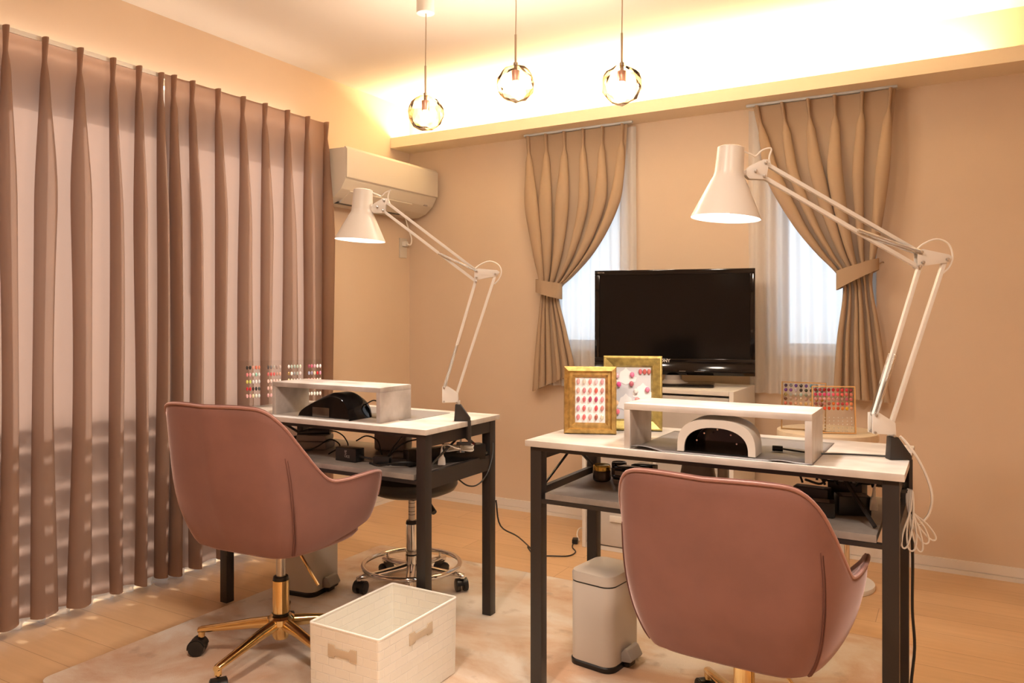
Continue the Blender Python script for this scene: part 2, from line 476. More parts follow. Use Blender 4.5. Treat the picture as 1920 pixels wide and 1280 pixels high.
# light shelf (cove) along the back wall
b = MB()
b.box(0.0, XR, -0.187, 0.0, 2.123, 2.143)
b.box(0.0, XR, -0.187, -0.172, 2.143, 2.184)
struct(b.build('trim_1', 'ledge', smooth=False))
led = MB(); led.box(0.030, 0.060, -2.9, -0.95, 2.072, 2.080)  # strip added to brighten the wall and ceiling above the long curtains
tag(led.build('led_strip', 'led_fill'), 'white fill strip added out of sight behind the top of the long curtains', 'light strip')
led = MB(); led.box(0.08, 3.02, -0.125, -0.075, 2.1435, 2.153)
tag(led.build('led_strip', 'led'), 'warm glowing light strip hidden on top of the long wall ledge', 'light strip')

# ------------------------------------------------------------------ balcony beyond the curtain
b = MB(); b.box(-1.1, -T, -4.2, 0.6, -0.16, -0.04); struct(b.build('trim_2', 'white_plastic', smooth=False))
t = thing('balcony_railing', 'slatted balcony railing shadowing the lower half of the long left curtains', 'railing', (-0.55, -1.8, -0.04))
b = MB()
b.box(-0.02, 0.02, -2.2, 2.2, 1.115, 1.15)
z = 1.055
b.build('top_rail', 'rail', t, smooth=False)
zz = [(0.965, 1.075)] + [(0.965 - 0.105 * k - 0.035 - 0.07, 0.965 - 0.105 * k - 0.035) for k in range(0, 9)]
for (lo, hi) in zz:
    b = MB(); b.box(-0.008, 0.008, -2.2, 2.2, max(0.01, lo), hi); b.build('slat', 'rail', t, smooth=False)
for y in (-2.18, -1.1, 0.0, 1.1, 2.18):
    b = MB(); b.box(-0.04, -0.0085, y - 0.02, y + 0.02, 0.0, 1.12); b.build('post', 'rail', t, smooth=False)

# ------------------------------------------------------------------ curtains
def section(cs, lo, hi, rw, A, neck, nf=7):
    """cs: fold centres; rw/A/neck: per-fold lists. Returns one row of (along, out)"""
    row = []; prev = lo
    for i, c in enumerate(cs):
        l = c - neck[i]
        for k in range(nf):
            f = k / nf; row.append((prev + (l - prev) * f, -0.004 * sin(pi * f) if i else 0.0))
        n = 14; th0 = math.asin(min(0.95, neck[i] / rw[i]))
        for k in range(n + 1):
            a = th0 + (2 * pi - 2 * th0) * k / n          # measured from the back of the bulb
            row.append((c - rw[i] * sin(a), A[i] * 0.5 * (1 - cos(a))))
        prev = c + neck[i]
    for k in range(nf + 1):
        f = k / nf; row.append((prev + (hi - prev) * f, 0.0))
    return row

def pleated(name, ypos, y_lo, y_hi, x0, z1, z0, mt, amp=0.062, head=0.085, seed=1, nz=40):
    rnd = random.Random(seed)
    drift = [rnd.uniform(-0.014, 0.014) for _ in ypos]
    ph = [rnd.uniform(0, 6.28) for _ in ypos]; am = [rnd.uniform(0.85, 1.15) for _ in ypos]; wd = [rnd.uniform(0.7, 1.3) for _ in ypos]
    H = z1 - z0; rows = []
    vs = [0, head * 0.5, head * 0.85, head, head + 0.006, head + 0.02]
    k = nz - len(vs); vl = vs[-1]
    vs += [vl + (H - vl) * ((i + 1) / k) ** 1.3 for i in range(k)]
    for v in vs:
        f = min(1, max(0, (v - head) / 0.55)); f = f * f * (3 - 2 * f)
        cs, rw, A, nk = [], [], [], []
        for i, c in enumerate(ypos):
            spl = (c - ypos[i - 1]) if i else 0.11
            spr = (ypos[i + 1] - c) if i + 1 < len(ypos) else 0.11
            sp = min(0.14, min(spl, spr))
            cs.append(c + drift[i] * (v / H) ** 0.8 + 0.005 * sin(ph[i] + 3 * v) * f)
            if v <= head: rw.append(0.0085 - 0.0025 * v / head); A.append(0.034 - 0.010 * v / head); nk.append(0.004)
            else:
                g = min(1, (v - head) / 0.06)
                w_ = 0.006 + 0.008 * g
                rw.append(w_ + (0.248 * sp * wd[i] * (1 + 0.18 * sin(ph[i] * 2 + 2.6 * v)) - w_) * f); a0 = 0.024 + 0.008 * g
                A.append(a0 + (amp * am[i] - a0) * f); nk.append(0.004 + (0.012 * wd[i] - 0.004) * f)
        sec = section(cs, y_lo, y_hi, rw, A, nk)
        bot = 1 if v >= H - 1e-6 else 0
        rows.append([(x0 + x + 0.004 * sin(y * 23 + 1.7) * f, y, z1 - v + 0.004 * bot * sin(y * 47)) for (y, x) in sec])
    b = MB(); b.grid(rows)
    return b.build(name, mt, ang=80)

def waves(name, y_lo, y_hi, x0, z1, z0, mt, n, amp):
    rows = []
    for r in range(27):
        v = r / 26
        rows.append([(x0 + amp * (0.35 + 0.65 * v) * sin(2 * pi * n * j / (n * 14) + 0.6 * sin(2.5 * v + j * 0.05)), y_lo + (y_hi - y_lo) * j / (n * 14), z1 - (z1 - z0) * v) for j in range(n * 14 + 1)])
    b = MB(); b.grid(rows)
    return b.build(name, mt, ang=80)

pA = [-2.93 + 0.13 * k for k in range(4)] + [-2.414, -2.281, -2.153, -2.024, -1.914, -1.815]
pB = [-1.768, -1.678, -1.547, -1.409, -1.28, -1.14, -1.005, -0.872]
cA = pleated('pleated_curtain', pA, -3.0, -1.792, 0.100, 2.112, 0.040, 'curtain', seed=3)
tag(cA, 'floor-length taupe pleated curtain, the left one of the pair over the terrace window', 'curtain', 'long taupe curtains')
cB = pleated('pleated_curtain', pB, -1.800, -0.850, 0.118, 2.112, 0.040, 'curtain', seed=11)
tag(cB, 'floor-length taupe pleated curtain reaching the air conditioner, the right one of the pair', 'curtain', 'long taupe curtains')
sh = waves('sheer_curtain', -2.95, -0.88, 0.070, 2.06, 0.006, 'sheer', 25, 0.022)
tag(sh, 'white sheer curtain hem peeking out along the floor behind the long taupe curtains', 'sheer curtain')
b = MB(); b.box(0.085, 0.103, -3.0, -0.83, 2.098, 2.116, 0.002)
b.box(0.0, 0.085, -2.5, -2.48, 2.10, 2.115); b.box(0.0, 0.085, -1.3, -1.28, 2.10, 2.115)
tag(b.build('curtain_rail', 'white_plastic'), 'white ceiling-height rail hidden behind the long taupe curtain tops', 'curtain rail')

def tied(name, xl, xr, z_top, zb, npl, mt, y0=-0.070, amp_keys=None, seed=2, head=0.085):
    """xl/xr: (z, x) keys, zb = (left, right) hem heights"""
    rnd = random.Random(seed)
    KL = sorted(xl); KR = sorted(xr); rows = []
    us = [0.035 + 0.93 * i / (npl - 1) for i in range(npl)]
    am = [rnd.uniform(0.75, 1.2) for _ in us]; wd = [rnd.uniform(0.7, 1.2) for _ in us]; du = [rnd.uniform(-0.035, 0.035) for _ in us]
    zs_n = 48; zb_m = (zb[0] + zb[1]) / 2
    for r in range(zs_n + 1):
        if r <= 4: z = z_top - head * r / 4
        else: z = z_top - head - (z_top - head - zb_m) * ((r - 4) / (zs_n - 4))
        L = cr(KL, z); R_ = cr(KR, z); Wd = R_ - L; per = Wd / npl
        dd = z_top - z; f = min(1, max(0, (dd - head) / 0.35)); f = f * f * (3 - 2 * f)
        A0 = interp(amp_keys, z); cs, rw, A, nk = [], [], [], []
        for i, u in enumerate(us):
            cs.append(L + Wd * (u + du[i] * f * (0.0 if i in (0, npl - 1) else 1.0)))
            if dd <= head + 1e-6: rw.append(0.0085 - 0.0025 * dd / head); A.append(0.032 - 0.010 * dd / head); nk.append(0.004)
            else:
                g = min(1, (dd - head) / 0.05); w_ = 0.006 + 0.012 * g; w_ = min(w_, per * 0.42)
                rw.append(w_ + (per * 0.42 * wd[i] - w_) * f); a0 = 0.022 + 0.012 * g
                A.append(a0 + (A0 * am[i] - a0) * f); nk.append(min(0.3 * rw[-1], 0.012))
        sec = section(cs, L, R_, rw, A, nk, 5)
        low = max(0, (z_top - z) / (z_top - zb_m))
        rows.append([(x, y0 - y, z + low ** 3 * ((zb[0] + (zb[1] - zb[0]) * (x - L) / Wd) - zb_m)) for (x, y) in sec])
    b = MB(); b.grid(rows)
    return b.build(name, mt, ang=80)

AK = [(0.68, 0.035), (1.10, 0.030), (1.25, 0.028), (1.42, 0.05), (1.8, 0.055), (2.0, 0.045)]
c1 = tied('tied_curtain', [(2.112, 0.868), (1.85, 0.885), (1.68, 0.903), (1.45, 0.945), (1.27, 0.975), (1.20, 0.970), (0.97, 0.945), (0.69, 0.925)],
          [(2.105, 1.47), (1.837, 1.452), (1.70, 1.425), (1.55, 1.355), (1.42, 1.265), (1.31, 1.155), (1.25, 1.085), (1.19, 1.075), (1.03, 1.115), (0.80, 1.168)],
          2.110, (0.70, 0.80), 6, 'curtain_b', amp_keys=AK, seed=4)
tag(c1, 'short beige pleated curtain tied back to the left, hanging left of the television', 'curtain', 'tied-back window curtains')
c2 = tied('tied_curtain', [(2.112, 2.11), (1.90, 2.155), (1.77, 2.19), (1.536, 2.31), (1.40, 2.405), (1.30, 2.49), (1.24, 2.515), (1.0, 2.492), (0.74, 2.478)],
          [(2.112, 2.726), (1.79, 2.694), (1.50, 2.66), (1.35, 2.636), (1.25, 2.628), (1.09, 2.652), (0.73, 2.70)],
          2.110, (0.745, 0.73), 6, 'curtain_b', amp_keys=AK, seed=9)
tag(c2, 'short beige pleated curtain tied back to the right, nearest the right-hand window', 'curtain', 'tied-back window curtains')

def tieband(name, cx, cz, rx, ry, h0, h1, tilt, hook, label, yc=-0.105):
    b = MB(); rows = [[], [], [], []]
    n = 40
    for k in range(n):
        a = 2 * pi * k / n
        x = rx * cos(a); y = ry * sin(a)
        tt = (cos(a) * (1 if hook > 0 else -1) + 1) / 2   # 1 at the hook side
        h = h0 + (h1 - h0) * tt
        zc = cz + tilt * x
        rows[0].append((cx + x, yc + y, zc - h / 2)); rows[1].append((cx + x, yc + y, zc + h / 2))
        rows[2].append((cx + x * 0.96, yc + y * 0.92, zc + h / 2)); rows[3].append((cx + x * 0.96, yc + y * 0.92, zc - h / 2))
    b.grid(rows + [rows[0]], closed_u=True)
    hx = cx + rx * (1 if hook > 0 else -1)
    b.tube([(hx, yc, cz + tilt * (hx - cx)), (hx + 0.008 * hook, yc + 0.05, cz + tilt * (hx - cx) + 0.01), (hx + 0.01 * hook, -0.002, cz + tilt * (hx - cx) + 0.012)], 0.003, 6)
    return tag(b.build(name, 'curtain_b'), label, 'curtain tieback')
tieband('curtain_tieback', 1.030, 1.262, 0.078, 0.050, 0.085, 0.07, -0.22, -1, 'beige fabric tieback around the curtain left of the television')
tieband('curtain_tieback', 2.572, 1.305, 0.088, 0.052, 0.085, 0.05, 0.40, 1, 'beige fabric tieback around the curtain by the right-hand window')

def sheer(name, x0, x1, z1, z0, label, n, y0=-0.042, seed=1):
    rnd = random.Random(seed); rows = []
    nx = n * 14
    phs = [rnd.uniform(0, 6.28) for _ in range(3)]
    for r in range(25):
        v = r / 24; row = []
        for j in range(nx + 1):
            u = j / nx
            w = 0.007 + 0.009 * v
            y = w * sin(2 * pi * n * u + 0.5 * sin(3 * v + phs[0])) + 0.005 * sin(2 * pi * n * 0.37 * u + phs[1])
            row.append((x0 + (x1 - x0) * u + 0.006 * sin(6 * v + phs[2]) * v, y0 + y, z1 - (z1 - z0) * v))
        rows.append(row)
    b = MB(); b.grid(rows)
    return tag(b.build(name, 'sheer', ang=80), label, 'sheer curtain', 'white window sheers')
sheer('sheer_curtain', 0.99, 1.505, 2.10, 0.73, 'white sheer curtain over the window left of the television', 9, seed=1)
sheer('sheer_curtain', 2.085, 2.60, 2.10, 0.743, 'white sheer curtain over the window right of the television', 9, seed=6)
for (a, c, nm) in ((0.86, 1.50, 'left'), (2.08, 2.73, 'right')):
    b = MB(); b.box(a, c, -0.082, -0.066, 2.112, 2.1225, 0.001)
    tag(b.build('curtain_rail', 'sash'), 'grey curtain rail under the ledge above the %s small window' % nm, 'curtain rail')

# ------------------------------------------------------------------ air conditioner
t = thing('air_conditioner', 'cream wall-mounted air conditioner beside the long curtains', 'air conditioner', (0.0, -0.44, 1.71))
prof = [(0.001, 0.0), (0.10, 0.0), (0.155, 0.02), (0.205, 0.06), (0.232, 0.105), (0.238, 0.13), (0.24, 0.255), (0.225, 0.272), (0.001, 0.275)]
b = MB(); b.prism([(p[0], p[1]) for p in prof], -0.40, 0.40, 'y', 0.004); b.build('body', 'ac_plastic', t)
b = MB(); b.prism([(0.2385, 0.112), (0.2445, 0.118), (0.2465, 0.262), (0.232, 0.277), (0.225, 0.275), (0.2385, 0.25)], -0.40, 0.40, 'y', 0.0015); b.build('front_panel', 'ac_plastic', t)
b = MB(); b.prism([(0.125, 0.004), (0.128, 0.000), (0.205, 0.052), (0.202, 0.058)], -0.33, 0.20, 'y', 0.001); b.build('air_flap', 'ac_plastic', t)
b = MB(); b.prism([(0.096, -0.002), (0.120, -0.002), (0.130, 0.004), (0.110, 0.012)], -0.335, 0.205, 'y'); b.build('air_outlet', 'black_plastic', t)
b = MB()
for k in range(4): b.box(0.2, 0.206, 0.27 + 0.012 * (k % 2), 0.276 + 0.012 * (k % 2), 0.062 + 0.012 * (k // 2), 0.067 + 0.012 * (k // 2))
b.build('indicator_dots', 'grey_plastic', t)
b = MB(); b.box(0.203, 0.2085, 0.31, 0.345, 0.058, 0.082, 0.001); b.build('indicator_panel', 'grey_plastic', t)
t = thing('power_outlet', 'white wall outlet with the air conditioner plug in it, below the unit', 'outlet', (0.0, -0.07, 1.53))
b = MB(); b.box(0.0, 0.007, -0.035, 0.035, -0.06, 0.06, 0.002); b.build('cover_plate', 'ac_plastic', t)
b = MB(); b.box(0.0075, 0.034, -0.015, 0.015, 0.01, 0.04, 0.004); b.build('plug', 'white_plastic', t)
b = MB(); b.tube([(0.034, 0.0, 0.025), (0.05, 0.015, 0.02), (0.045, 0.03, 0.06), (0.03, 0.02, 0.12), (0.03, -0.01, 0.182)], 0.0045); b.build('cord', 'cord_white', t)

# ------------------------------------------------------------------ pendant lamps
def pendant(x, y, zg, rg, label, canopy, seed):
    t = thing('pendant_lamp', label, 'pendant lamp', (x, y, zg), 0, 'clear glass globe pendant lamps')
    bm = bmesh.new(); bmesh.ops.create_icosphere(bm, subdivisions=3, radius=rg)
    rnd = random.Random(seed)
    for v in bm.verts:
        n = v.co.normalized(); k = 1 + 0.03 * sin(11 * n.x + seed) * sin(9 * n.y) + rnd.uniform(-0.055, 0.055)
        v.co = Vector((n.x * rg * k, n.y * rg * k, n.z * rg * k * (0.98 if n.z < 0 else 1.02)))
    top = [f for f in bm.faces if f.calc_center_median().z > rg * 0.97]
    bmesh.ops.delete(bm, geom=top, context='FACES')
    b = MB(); b.add(bm); b.build('glass_globe', 'globe', t, smooth=False)
    b = MB(); b.cyl((0, 0, rg * 0.15), (0, 0, rg * 0.72), 0.014, 0.016, 20, 0.002); b.build('socket', 'copper', t)
    b = MB(); b.sphere((0, 0, -0.014), 0.020, (1, 1, 1.2)); b.build('bulb', 'bulb', t)
    b = MB(); b.cyl((0, 0, rg * 0.72), (0, 0, rg * 1.07), 0.007, 0.007, 16); b.cyl((0, 0, rg * 1.02), (0, 0, rg * 1.16), 0.0085, 0.0085, 16, 0.002); b.cyl((0, 0, rg * 1.16), (0, 0, rg * 1.16 + 0.105), 0.0042, seg=12)
    b.build('stem', 'wire_bronze', t)
    zc = 2.4 - zg
    b = MB(); b.tube([(0, 0, rg * 1.16 + 0.10), (0.002, 0, zc * 0.7), (0, 0, zc - 0.03)], 0.0022, 8); b.build('wire', 'wire_bronze', t)
    b = MB(); b.cyl((0, 0, zc - canopy), (0, 0, zc - 0.0005), 0.035, seg=32, bev=0.003); b.build('ceiling_canopy', 'white_plastic', t)
    point_light('pendant_bulb_light', (0, 0, -0.016), 14.5, (1.0, 0.80, 0.60), 0.030, t)
pendant(1.167, -1.416, 1.897, 0.069, 'glass globe pendant lamp, lowest and leftmost of the three', 0.115, 1)
pendant(1.52, -1.328, 1.981, 0.070, 'glass globe pendant lamp, middle one of the three', 0.06, 2)
pendant(1.922, -1.269, 1.932, 0.070, 'glass globe pendant lamp, rightmost of the three', 0.06, 3)

# fill lights added in the ceiling out of view, shaped as recessed downlights
for (x, y, w_) in ((2.0, -3.3, 'nearer the left wall'), (3.3, -3.6, 'nearer the right wall')):
    t = thing('fill_downlight', 'round ceiling fill light added out of view, the one %s' % w_, 'fill_downlight', (x, y, 2.4), 0, 'added ceiling fill lights')
    b = MB(); b.lathe([(0.14, -0.0005), (0.16, -0.0005), (0.165, -0.008), (0.14, -0.012)]); b.build('trim_ring', 'white_plastic', t)
    b = MB(); b.cyl((0, 0, -0.010), (0, 0, -0.002), 0.139, seg=40); b.build('lens', 'fill_downlight', t)
    l = point_light('fill_downlight_light', (0, 0, -0.02), 22, (1.0, 0.82, 0.66), 0.1, t, 'AREA')
    l.data.shape = 'DISK'; l.data.size = 0.27

# ------------------------------------------------------------------ rug
def rrect(x0, x1, y0, y1, r, n=8):
    pts = []
    for (cx, cy, a0) in ((x1 - r, y1 - r, 0), (x0 + r, y1 - r, pi / 2), (x0 + r, y0 + r, pi), (x1 - r, y0 + r, 1.5 * pi)):
        for k in range(n + 1):
            a = a0 + pi / 2 * k / n; pts.append((cx + r * cos(a), cy + r * sin(a)))
    return pts
b = MB(); b.prism(rrect(0.547, 2.835, -2.54, -0.935, 0.035), 0.0005, 0.009, 'z', 0.0025)
tag(b.build('area_rug', 'rug'), 'pale pink and cream distressed area rug under the two desks', 'rug')
RZ = 0.009

# ------------------------------------------------------------------ desks
DZ = 0.745
def desk(x0, x1, y0, y1, label):
    t = thing('work_desk', label, 'desk', ((x0 + x1) / 2, (y0 + y1) / 2, 0), 0, 'marble-topped desks with black frames')
    w, d = (x1 - x0) / 2, (y1 - y0) / 2
    b = MB(); b.box(-w, w, -d, d, DZ - 0.018, DZ, 0.0015); b.build('tabletop', 'marble', t)
    li, L = 0.012, 0.036
    zt = DZ - 0.0185
    for sx in (-1, 1):
        for sy in (-1, 1):
            xa = sx * (w - li); xb = sx * (w - li - L); ya = sy * (d - li); yb = sy * (d - li - L)
            b = MB(); b.box(min(xa, xb), max(xa, xb), min(ya, yb), max(ya, yb), RZ + 0.0005, zt, 0.0015); b.build('leg', 'black_metal', t)
    xi = w - li - L; yi = d - li - L
    for sy in (-1, 1):
        b = MB(); b.box(-xi, xi, sy * (d - li - 0.01) - 0.01, sy * (d - li - 0.01) + 0.01, zt - 0.012, zt); b.build('long_rail', 'black_metal', t, smooth=False)
        b = MB(); b.box(-xi, xi, sy * (d - li - 0.01) - 0.008, sy * (d - li - 0.01) + 0.008, 0.562, 0.574); b.build('shelf_rail', 'black_metal', t, smooth=False)
    for sx in (-1, 1):
        x = sx * (w - li - 0.012)
        b = MB(); b.box(x - 0.01, x + 0.01, -yi, yi, zt - 0.042, zt); b.build('side_rail', 'black_metal', t, smooth=False)
        b = MB(); b.box(x - 0.008, x + 0.008, -yi, yi, 0.545, 0.600); b.build('shelf_side_rail', 'black_metal', t, smooth=False)
        xx = x - sx * 0.012
        b = MB(); b.tube([(xx, 0.03, zt - 0.03), (xx, yi + 0.004, 0.604)], 0.0055, 6, smooth=1); b.build('brace', 'black_metal', t)
        b = MB(); b.tube([(xx, 0.03, zt - 0.03), (xx, -yi - 0.004, 0.604)], 0.004, 6, smooth=1); b.build('brace', 'black_metal', t)
    b = MB(); b.tube([(xi - 0.13, -0.02, zt - 0.004), (xi - 0.02, -yi + 0.02, 0.600)], 0.0055, 6, smooth=1); b.build('brace', 'black_metal', t)
    b = MB(); b.box(-xi + 0.012, xi - 0.012, -d + li + 0.002, d - li, 0.575, 0.593, 0.001); b.build('lower_shelf', 'shelf_grey', t)
    return t
desk(0.485, 1.485, -1.845, -1.385, 'marble-topped black-framed desk by the long curtains')
desk(1.855, 2.853, -1.86, -1.40, 'marble-topped black-framed desk in front of the television')
SZ = 0.5935  # top of the lower shelves

def riser(x0, x1, y0, y1, z0, z1, mt, label):
    b = MB(); tk = 0.017
    b.box(x0, x1, y0, y1, z1 - tk, z1, 0.0008); b.box(x0, x0 + tk, y0, y1, z0, z1 - tk - 0.0001, 0.0008); b.box(x1 - tk, x1, y0, y1, z0, z1 - tk - 0.0001, 0.0008)
    return tag(b.build('desk_riser', mt), label, 'desk riser')
riser(0.748, 1.262, -1.803, -1.632, DZ, 0.866, 'marble_grey', 'grey marbled desk riser bridging the black nail lamp')
riser(2.160, 2.650, -1.845, -1.672, DZ, 0.869, 'marble', 'white marbled desk riser bridging the white nail lamp')

# desk pads
b = MB(); b.prism(rrect(0.90, 1.305, -1.70, -1.44, 0.012), DZ, DZ + 0.0015, 'z')
tag(b.build('desk_pad', 'mat_grey'), 'grey desk pad behind the grey riser', 'desk pad')
b = MB(); rows = []
for i in range(50):
    x = 2.182 + (2.664 - 2.182 - 0.012) * i / 49; row = []
    for j in range(10):
        y = -1.852 + 0.382 * j / 9
        up = 0.0
        if x < 2.27: up = 0.010 * max(0, cos((x - 2.205) / 0.065 * pi / 2)) if abs(x - 2.205) < 0.065 else 0
        up *= max(0, 1 - j / 2.0)
        if x > 2.55 and j == 0: up += 0.002 * (1 + sin((x - 2.55) * 60))
        row.append((x, y, DZ + 0.0018 + up))
    rows.append(row)
b.grid(rows)
tag(b.build('desk_pad', 'mat_grey', solid=-0.0012), 'thin grey desk pad with a curled edge under the white nail lamp', 'desk pad')

# nail curing lamps
def nail_lamp(loc, w, d, h, shell, label, closed=False, rz=0.0):
    t = thing('nail_lamp', label, 'nail lamp', loc, rz)
    rows = []; n = 28
    for j in range(9):
        fy = j / 8
        y = -d / 2 + d * fy
        sc = 1.0 - 0.02 * fy - 0.16 * max(0, fy - 0.55) ** 2 / 0.2
        hh = h * (1 - 0.06 * (1 - fy) ** 2 - 0.3 * max(0, fy - 0.6) ** 2 / 0.16)
        row = []
        for i in range(n + 1):
            a = pi * i / n
            cx = math.copysign(abs(cos(a)) ** 0.75, cos(a)); cz = sin(a) ** 0.62
            row.append((-cx * w / 2 * sc, y, cz * hh + 0.001))
        rows.append(row)
    b = MB(); b.grid(rows)
    # front ring (arch opening) and back wall
    k = 0.82
    inner = [(-math.copysign(abs(cos(pi * i / n)) ** 0.9, cos(pi * i / n)) * w / 2 * k, -d / 2 - 0.0, 0.001 + sin(pi * i / n) ** 0.7 * h * 0.72) for i in range(n + 1)]
    fr = [(p[0] * 1.0, -d / 2, p[2]) for p in rows[0]]
    deep = [(p[0] * 0.98, d / 2 * 0.7, p[2] * 0.95) for p in inner]
    b.grid([fr, inner, deep])
    b.bm.faces.new([b.bm.verts.new(p) for p in rows[-1]])
    b.build('shell', shell, t, ang=50)
    b = MB(); b.grid([[(p[0] * 0.995, -d / 2 + 0.006, p[2] * 0.995) for p in inner], [(p[0] * 0.95, d / 2 * 0.66, p[2] * 0.93) for p in inner]])
    b.bm.faces.new([b.bm.verts.new((p[0] * 0.95, d / 2 * 0.62, p[2] * 0.93)) for p in inner])
    b.box(-w / 2 * k, w / 2 * k, -d / 2 + 0.004, d / 2 * 0.6, 0.0005, 0.003)
    b.build('dark_chamber', 'black_gloss', t)
    if not closed:
        for (lx, lz) in ((-0.035, 0.05), (0.0, 0.062), (0.035, 0.05), (-0.055, 0.03), (0.05, 0.028)):
            b = MB(); b.cyl((lx, -d / 2 + 0.02, lz), (lx, -d / 2 + 0.023, lz), 0.0022, seg=8); b.build('led_dot', 'chrome', t)
    return t
nail_lamp((2.410, -1.772, DZ + 0.0032), 0.205, 0.125, 0.094, 'white_plastic', 'white arched nail curing lamp on the grey pad under the white riser')
# black lamp: streamlined dome, seen from its glossy side
t = thing('nail_lamp', 'glossy black nail curing lamp under the grey riser', 'nail lamp', (1.005, -1.745, DZ))
rows = []
n = 36
for j in range(13):
    fy = j / 12; y = -0.062 + 0.125 * fy
    cs = max(0.0, 1 - abs(2 * fy - 1) ** 3.2) ** 0.5 if j not in (0,) else 0
    row = []
    for i in range(n + 1):
        u = i / n
        xx = -0.122 + 0.247 * u
        hz = 0.092 * (min(1, (u / 0.62)) ** 0.55 if u < 0.62 else (1 - ((u - 0.62) / 0.38) ** 3.2) ** 0.6 if u < 1 else 0)
        sh_ = 1.0 if j else 0.9
        row.append((xx + (0.01 if j == 12 else 0) * (0.5 - u), y, 0.001 + max(0, hz) * (0.86 if j == 0 else 0.94 if j == 1 else 1.0 - 0.25 * max(0, fy - 0.7) / 0.3)))
    rows.append(row)
b = MB(); b.grid(rows); b.bm.faces.new([b.bm.verts.new(p) for p in rows[0]]); b.bm.faces.new([b.bm.verts.new(p) for p in rows[-1]])
b.build('shell', 'black_gloss', t, ang=60)
b = MB(); b.box(-0.118, 0.122, -0.0645, -0.0622, 0.001, 0.004); b.build('base_strip', 'steel', t)
b = MB(); b.box(-0.05, 0.03, -0.0630, -0.0623, 0.006, 0.040, 0.0003); b.build('display_window', 'amber', t)

# ------------------------------------------------------------------ nail tips: proto meshes by colour
_tipm = {}
def tip_mat(c):
    k = tuple(round(x, 2) for x in c)
    if k not in _tipm: _tipm[k] = mat('nail_polish', k, 0.12, Coat_Weight=0.6)
    return _tipm[k]
_tip = {}
def tip_proto(c, w, h, rnd_=False):
    key = (tuple(round(x, 2) for x in c), w, h)
    if key in _tip: return _tip[key].data
    b = MB(); b.sphere((0, 0, 0), 1.0, (w / 2, 0.0035 if not rnd_ else w * 0.3, h / 2), 12)
    for v in b.bm.verts:
        if not rnd_ and v.co.z < 0: v.co.x *= 1 - 0.25 * (v.co.z / (h / 2)) ** 2
    o = b.build('nail_tip', tip_mat(c))
    _tip[key] = o
    protos.append(o)
    return o.data
protos = []
def add_tip(parent, c, w, h, loc, rot=(0, 0, 0), rnd_=False, name='nail_tip'):
    me = tip_proto(c, w, h, rnd_)
    o = bpy.data.objects.new(name, me); COL.objects.link(o); o.parent = parent; o.location = loc; o.rotation_euler = rot
    return o

# gold picture frames
def gold_frame(loc, rz, w, h, fw, lean, mt, label, steps):
    t = thing('picture_frame', label, 'picture frame', loc, rz)
    t.rotation_euler = (radians(-lean), 0, rz)
    b = MB()
    # moulding profile: inset distance -> depth (towards the viewer = -y)
    prof = steps
    loops = []
    for (ins, dep) in prof:
        a = w / 2 - ins; z0, z1 = ins, h - ins
        loops.append([(-a, -dep, z0), (a, -dep, z0), (a, -dep, z1), (-a, -dep, z1)])
    b.grid(loops, closed_u=True)
    a = w / 2
    b.grid([[(-a, -prof[0][1], 0), (a, -prof[0][1], 0), (a, -prof[0][1], h), (-a, -prof[0][1], h)], [(-a, 0.008, 0), (a, 0.008, 0), (a, 0.008, h), (-a, 0.008, h)]], closed_u=True)
    b.build('moulding', mt, t, ang=20)
    b = MB(); b.box(-a + 0.002, a - 0.002, 0.002, 0.0079, 0.002, h - 0.002); b.build('backing_board', 'black_plastic', t)
    b = MB(); b.prism([(0.008, h * 0.72), (0.012, h * 0.72), (0.085, 0.015), (0.080, 0.012)], -0.02, 0.02, 'x'); b.build('easel_leg', 'black_plastic', t)
    return t
fr1 = gold_frame((1.971, -1.652, DZ), radians(22), 0.162, 0.208, 0.034, 4, 'frame_gold',
    'smaller gold picture frame holding twenty-five pink nail tips on white card', [(0, 0.010), (0.003, 0.016), (0.014, 0.020), (0.018, 0.012), (0.026, 0.013), (0.029, 0.009), (0.034, 0.004), (0.0345, 0.001)])
b = MB(); b.box(-0.048, 0.048, -0.001, 0.0015, 0.033, 0.175); b.build('card', 'card', fr1, smooth=False)
reds = ['DCA0A0', 'D8CFC0', 'E6908F', 'DFC2C8', 'D999A0', 'DDA79F', 'C98088', 'D6938D', 'D2605A', 'C88C84', 'A86A70', 'CC6A74', 'AC4A6C', 'B04060', 'E0969A', 'D490A8', 'D0646A', 'D0CCC8', 'CC5058', 'C4837C', 'D4808A', 'DC6A68', 'D49A94', 'A85C50', 'DDD2B8']
def hx(s): return lin(tuple(int(s[i:i + 2], 16) for i in (0, 2, 4)))
for k, s_ in enumerate(reds):
    i, j = k % 5, k // 5
    add_tip(fr1, hx(s_), 0.0105, 0.0195, (-0.037 + 0.0185 * i, -0.006, 0.161 - 0.0275 * j), (0, radians(6), 0))
fr2 = gold_frame((2.060, -1.520, DZ), radians(20), 0.186, 0.237, 0.036, 4, 'frame_gold2',
    'larger green-gold picture frame with pink nails on lotus-shaped cards', [(0, 0.010), (0.003, 0.018), (0.007, 0.019), (0.030, 0.010), (0.033, 0.004), (0.036, 0.001)])
b = MB(); b.box(-0.06, 0.06, -0.001, 0.0015, 0.034, 0.203); b.build('card', 'card_grey', fr2, smooth=False)
def lotus(cx, cz, s):
    p = [(-0.026, -0.012), (-0.012, -0.014), (0, -0.02), (0.012, -0.014), (0.026, -0.012), (0.030, 0.0), (0.018, 0.004), (0.015, 0.016), (0.007, 0.020), (0, 0.028), (-0.007, 0.020), (-0.015, 0.016), (-0.018, 0.004), (-0.030, 0.0)]
    return [(cx + a * s, cz + c * s) for (a, c) in p]
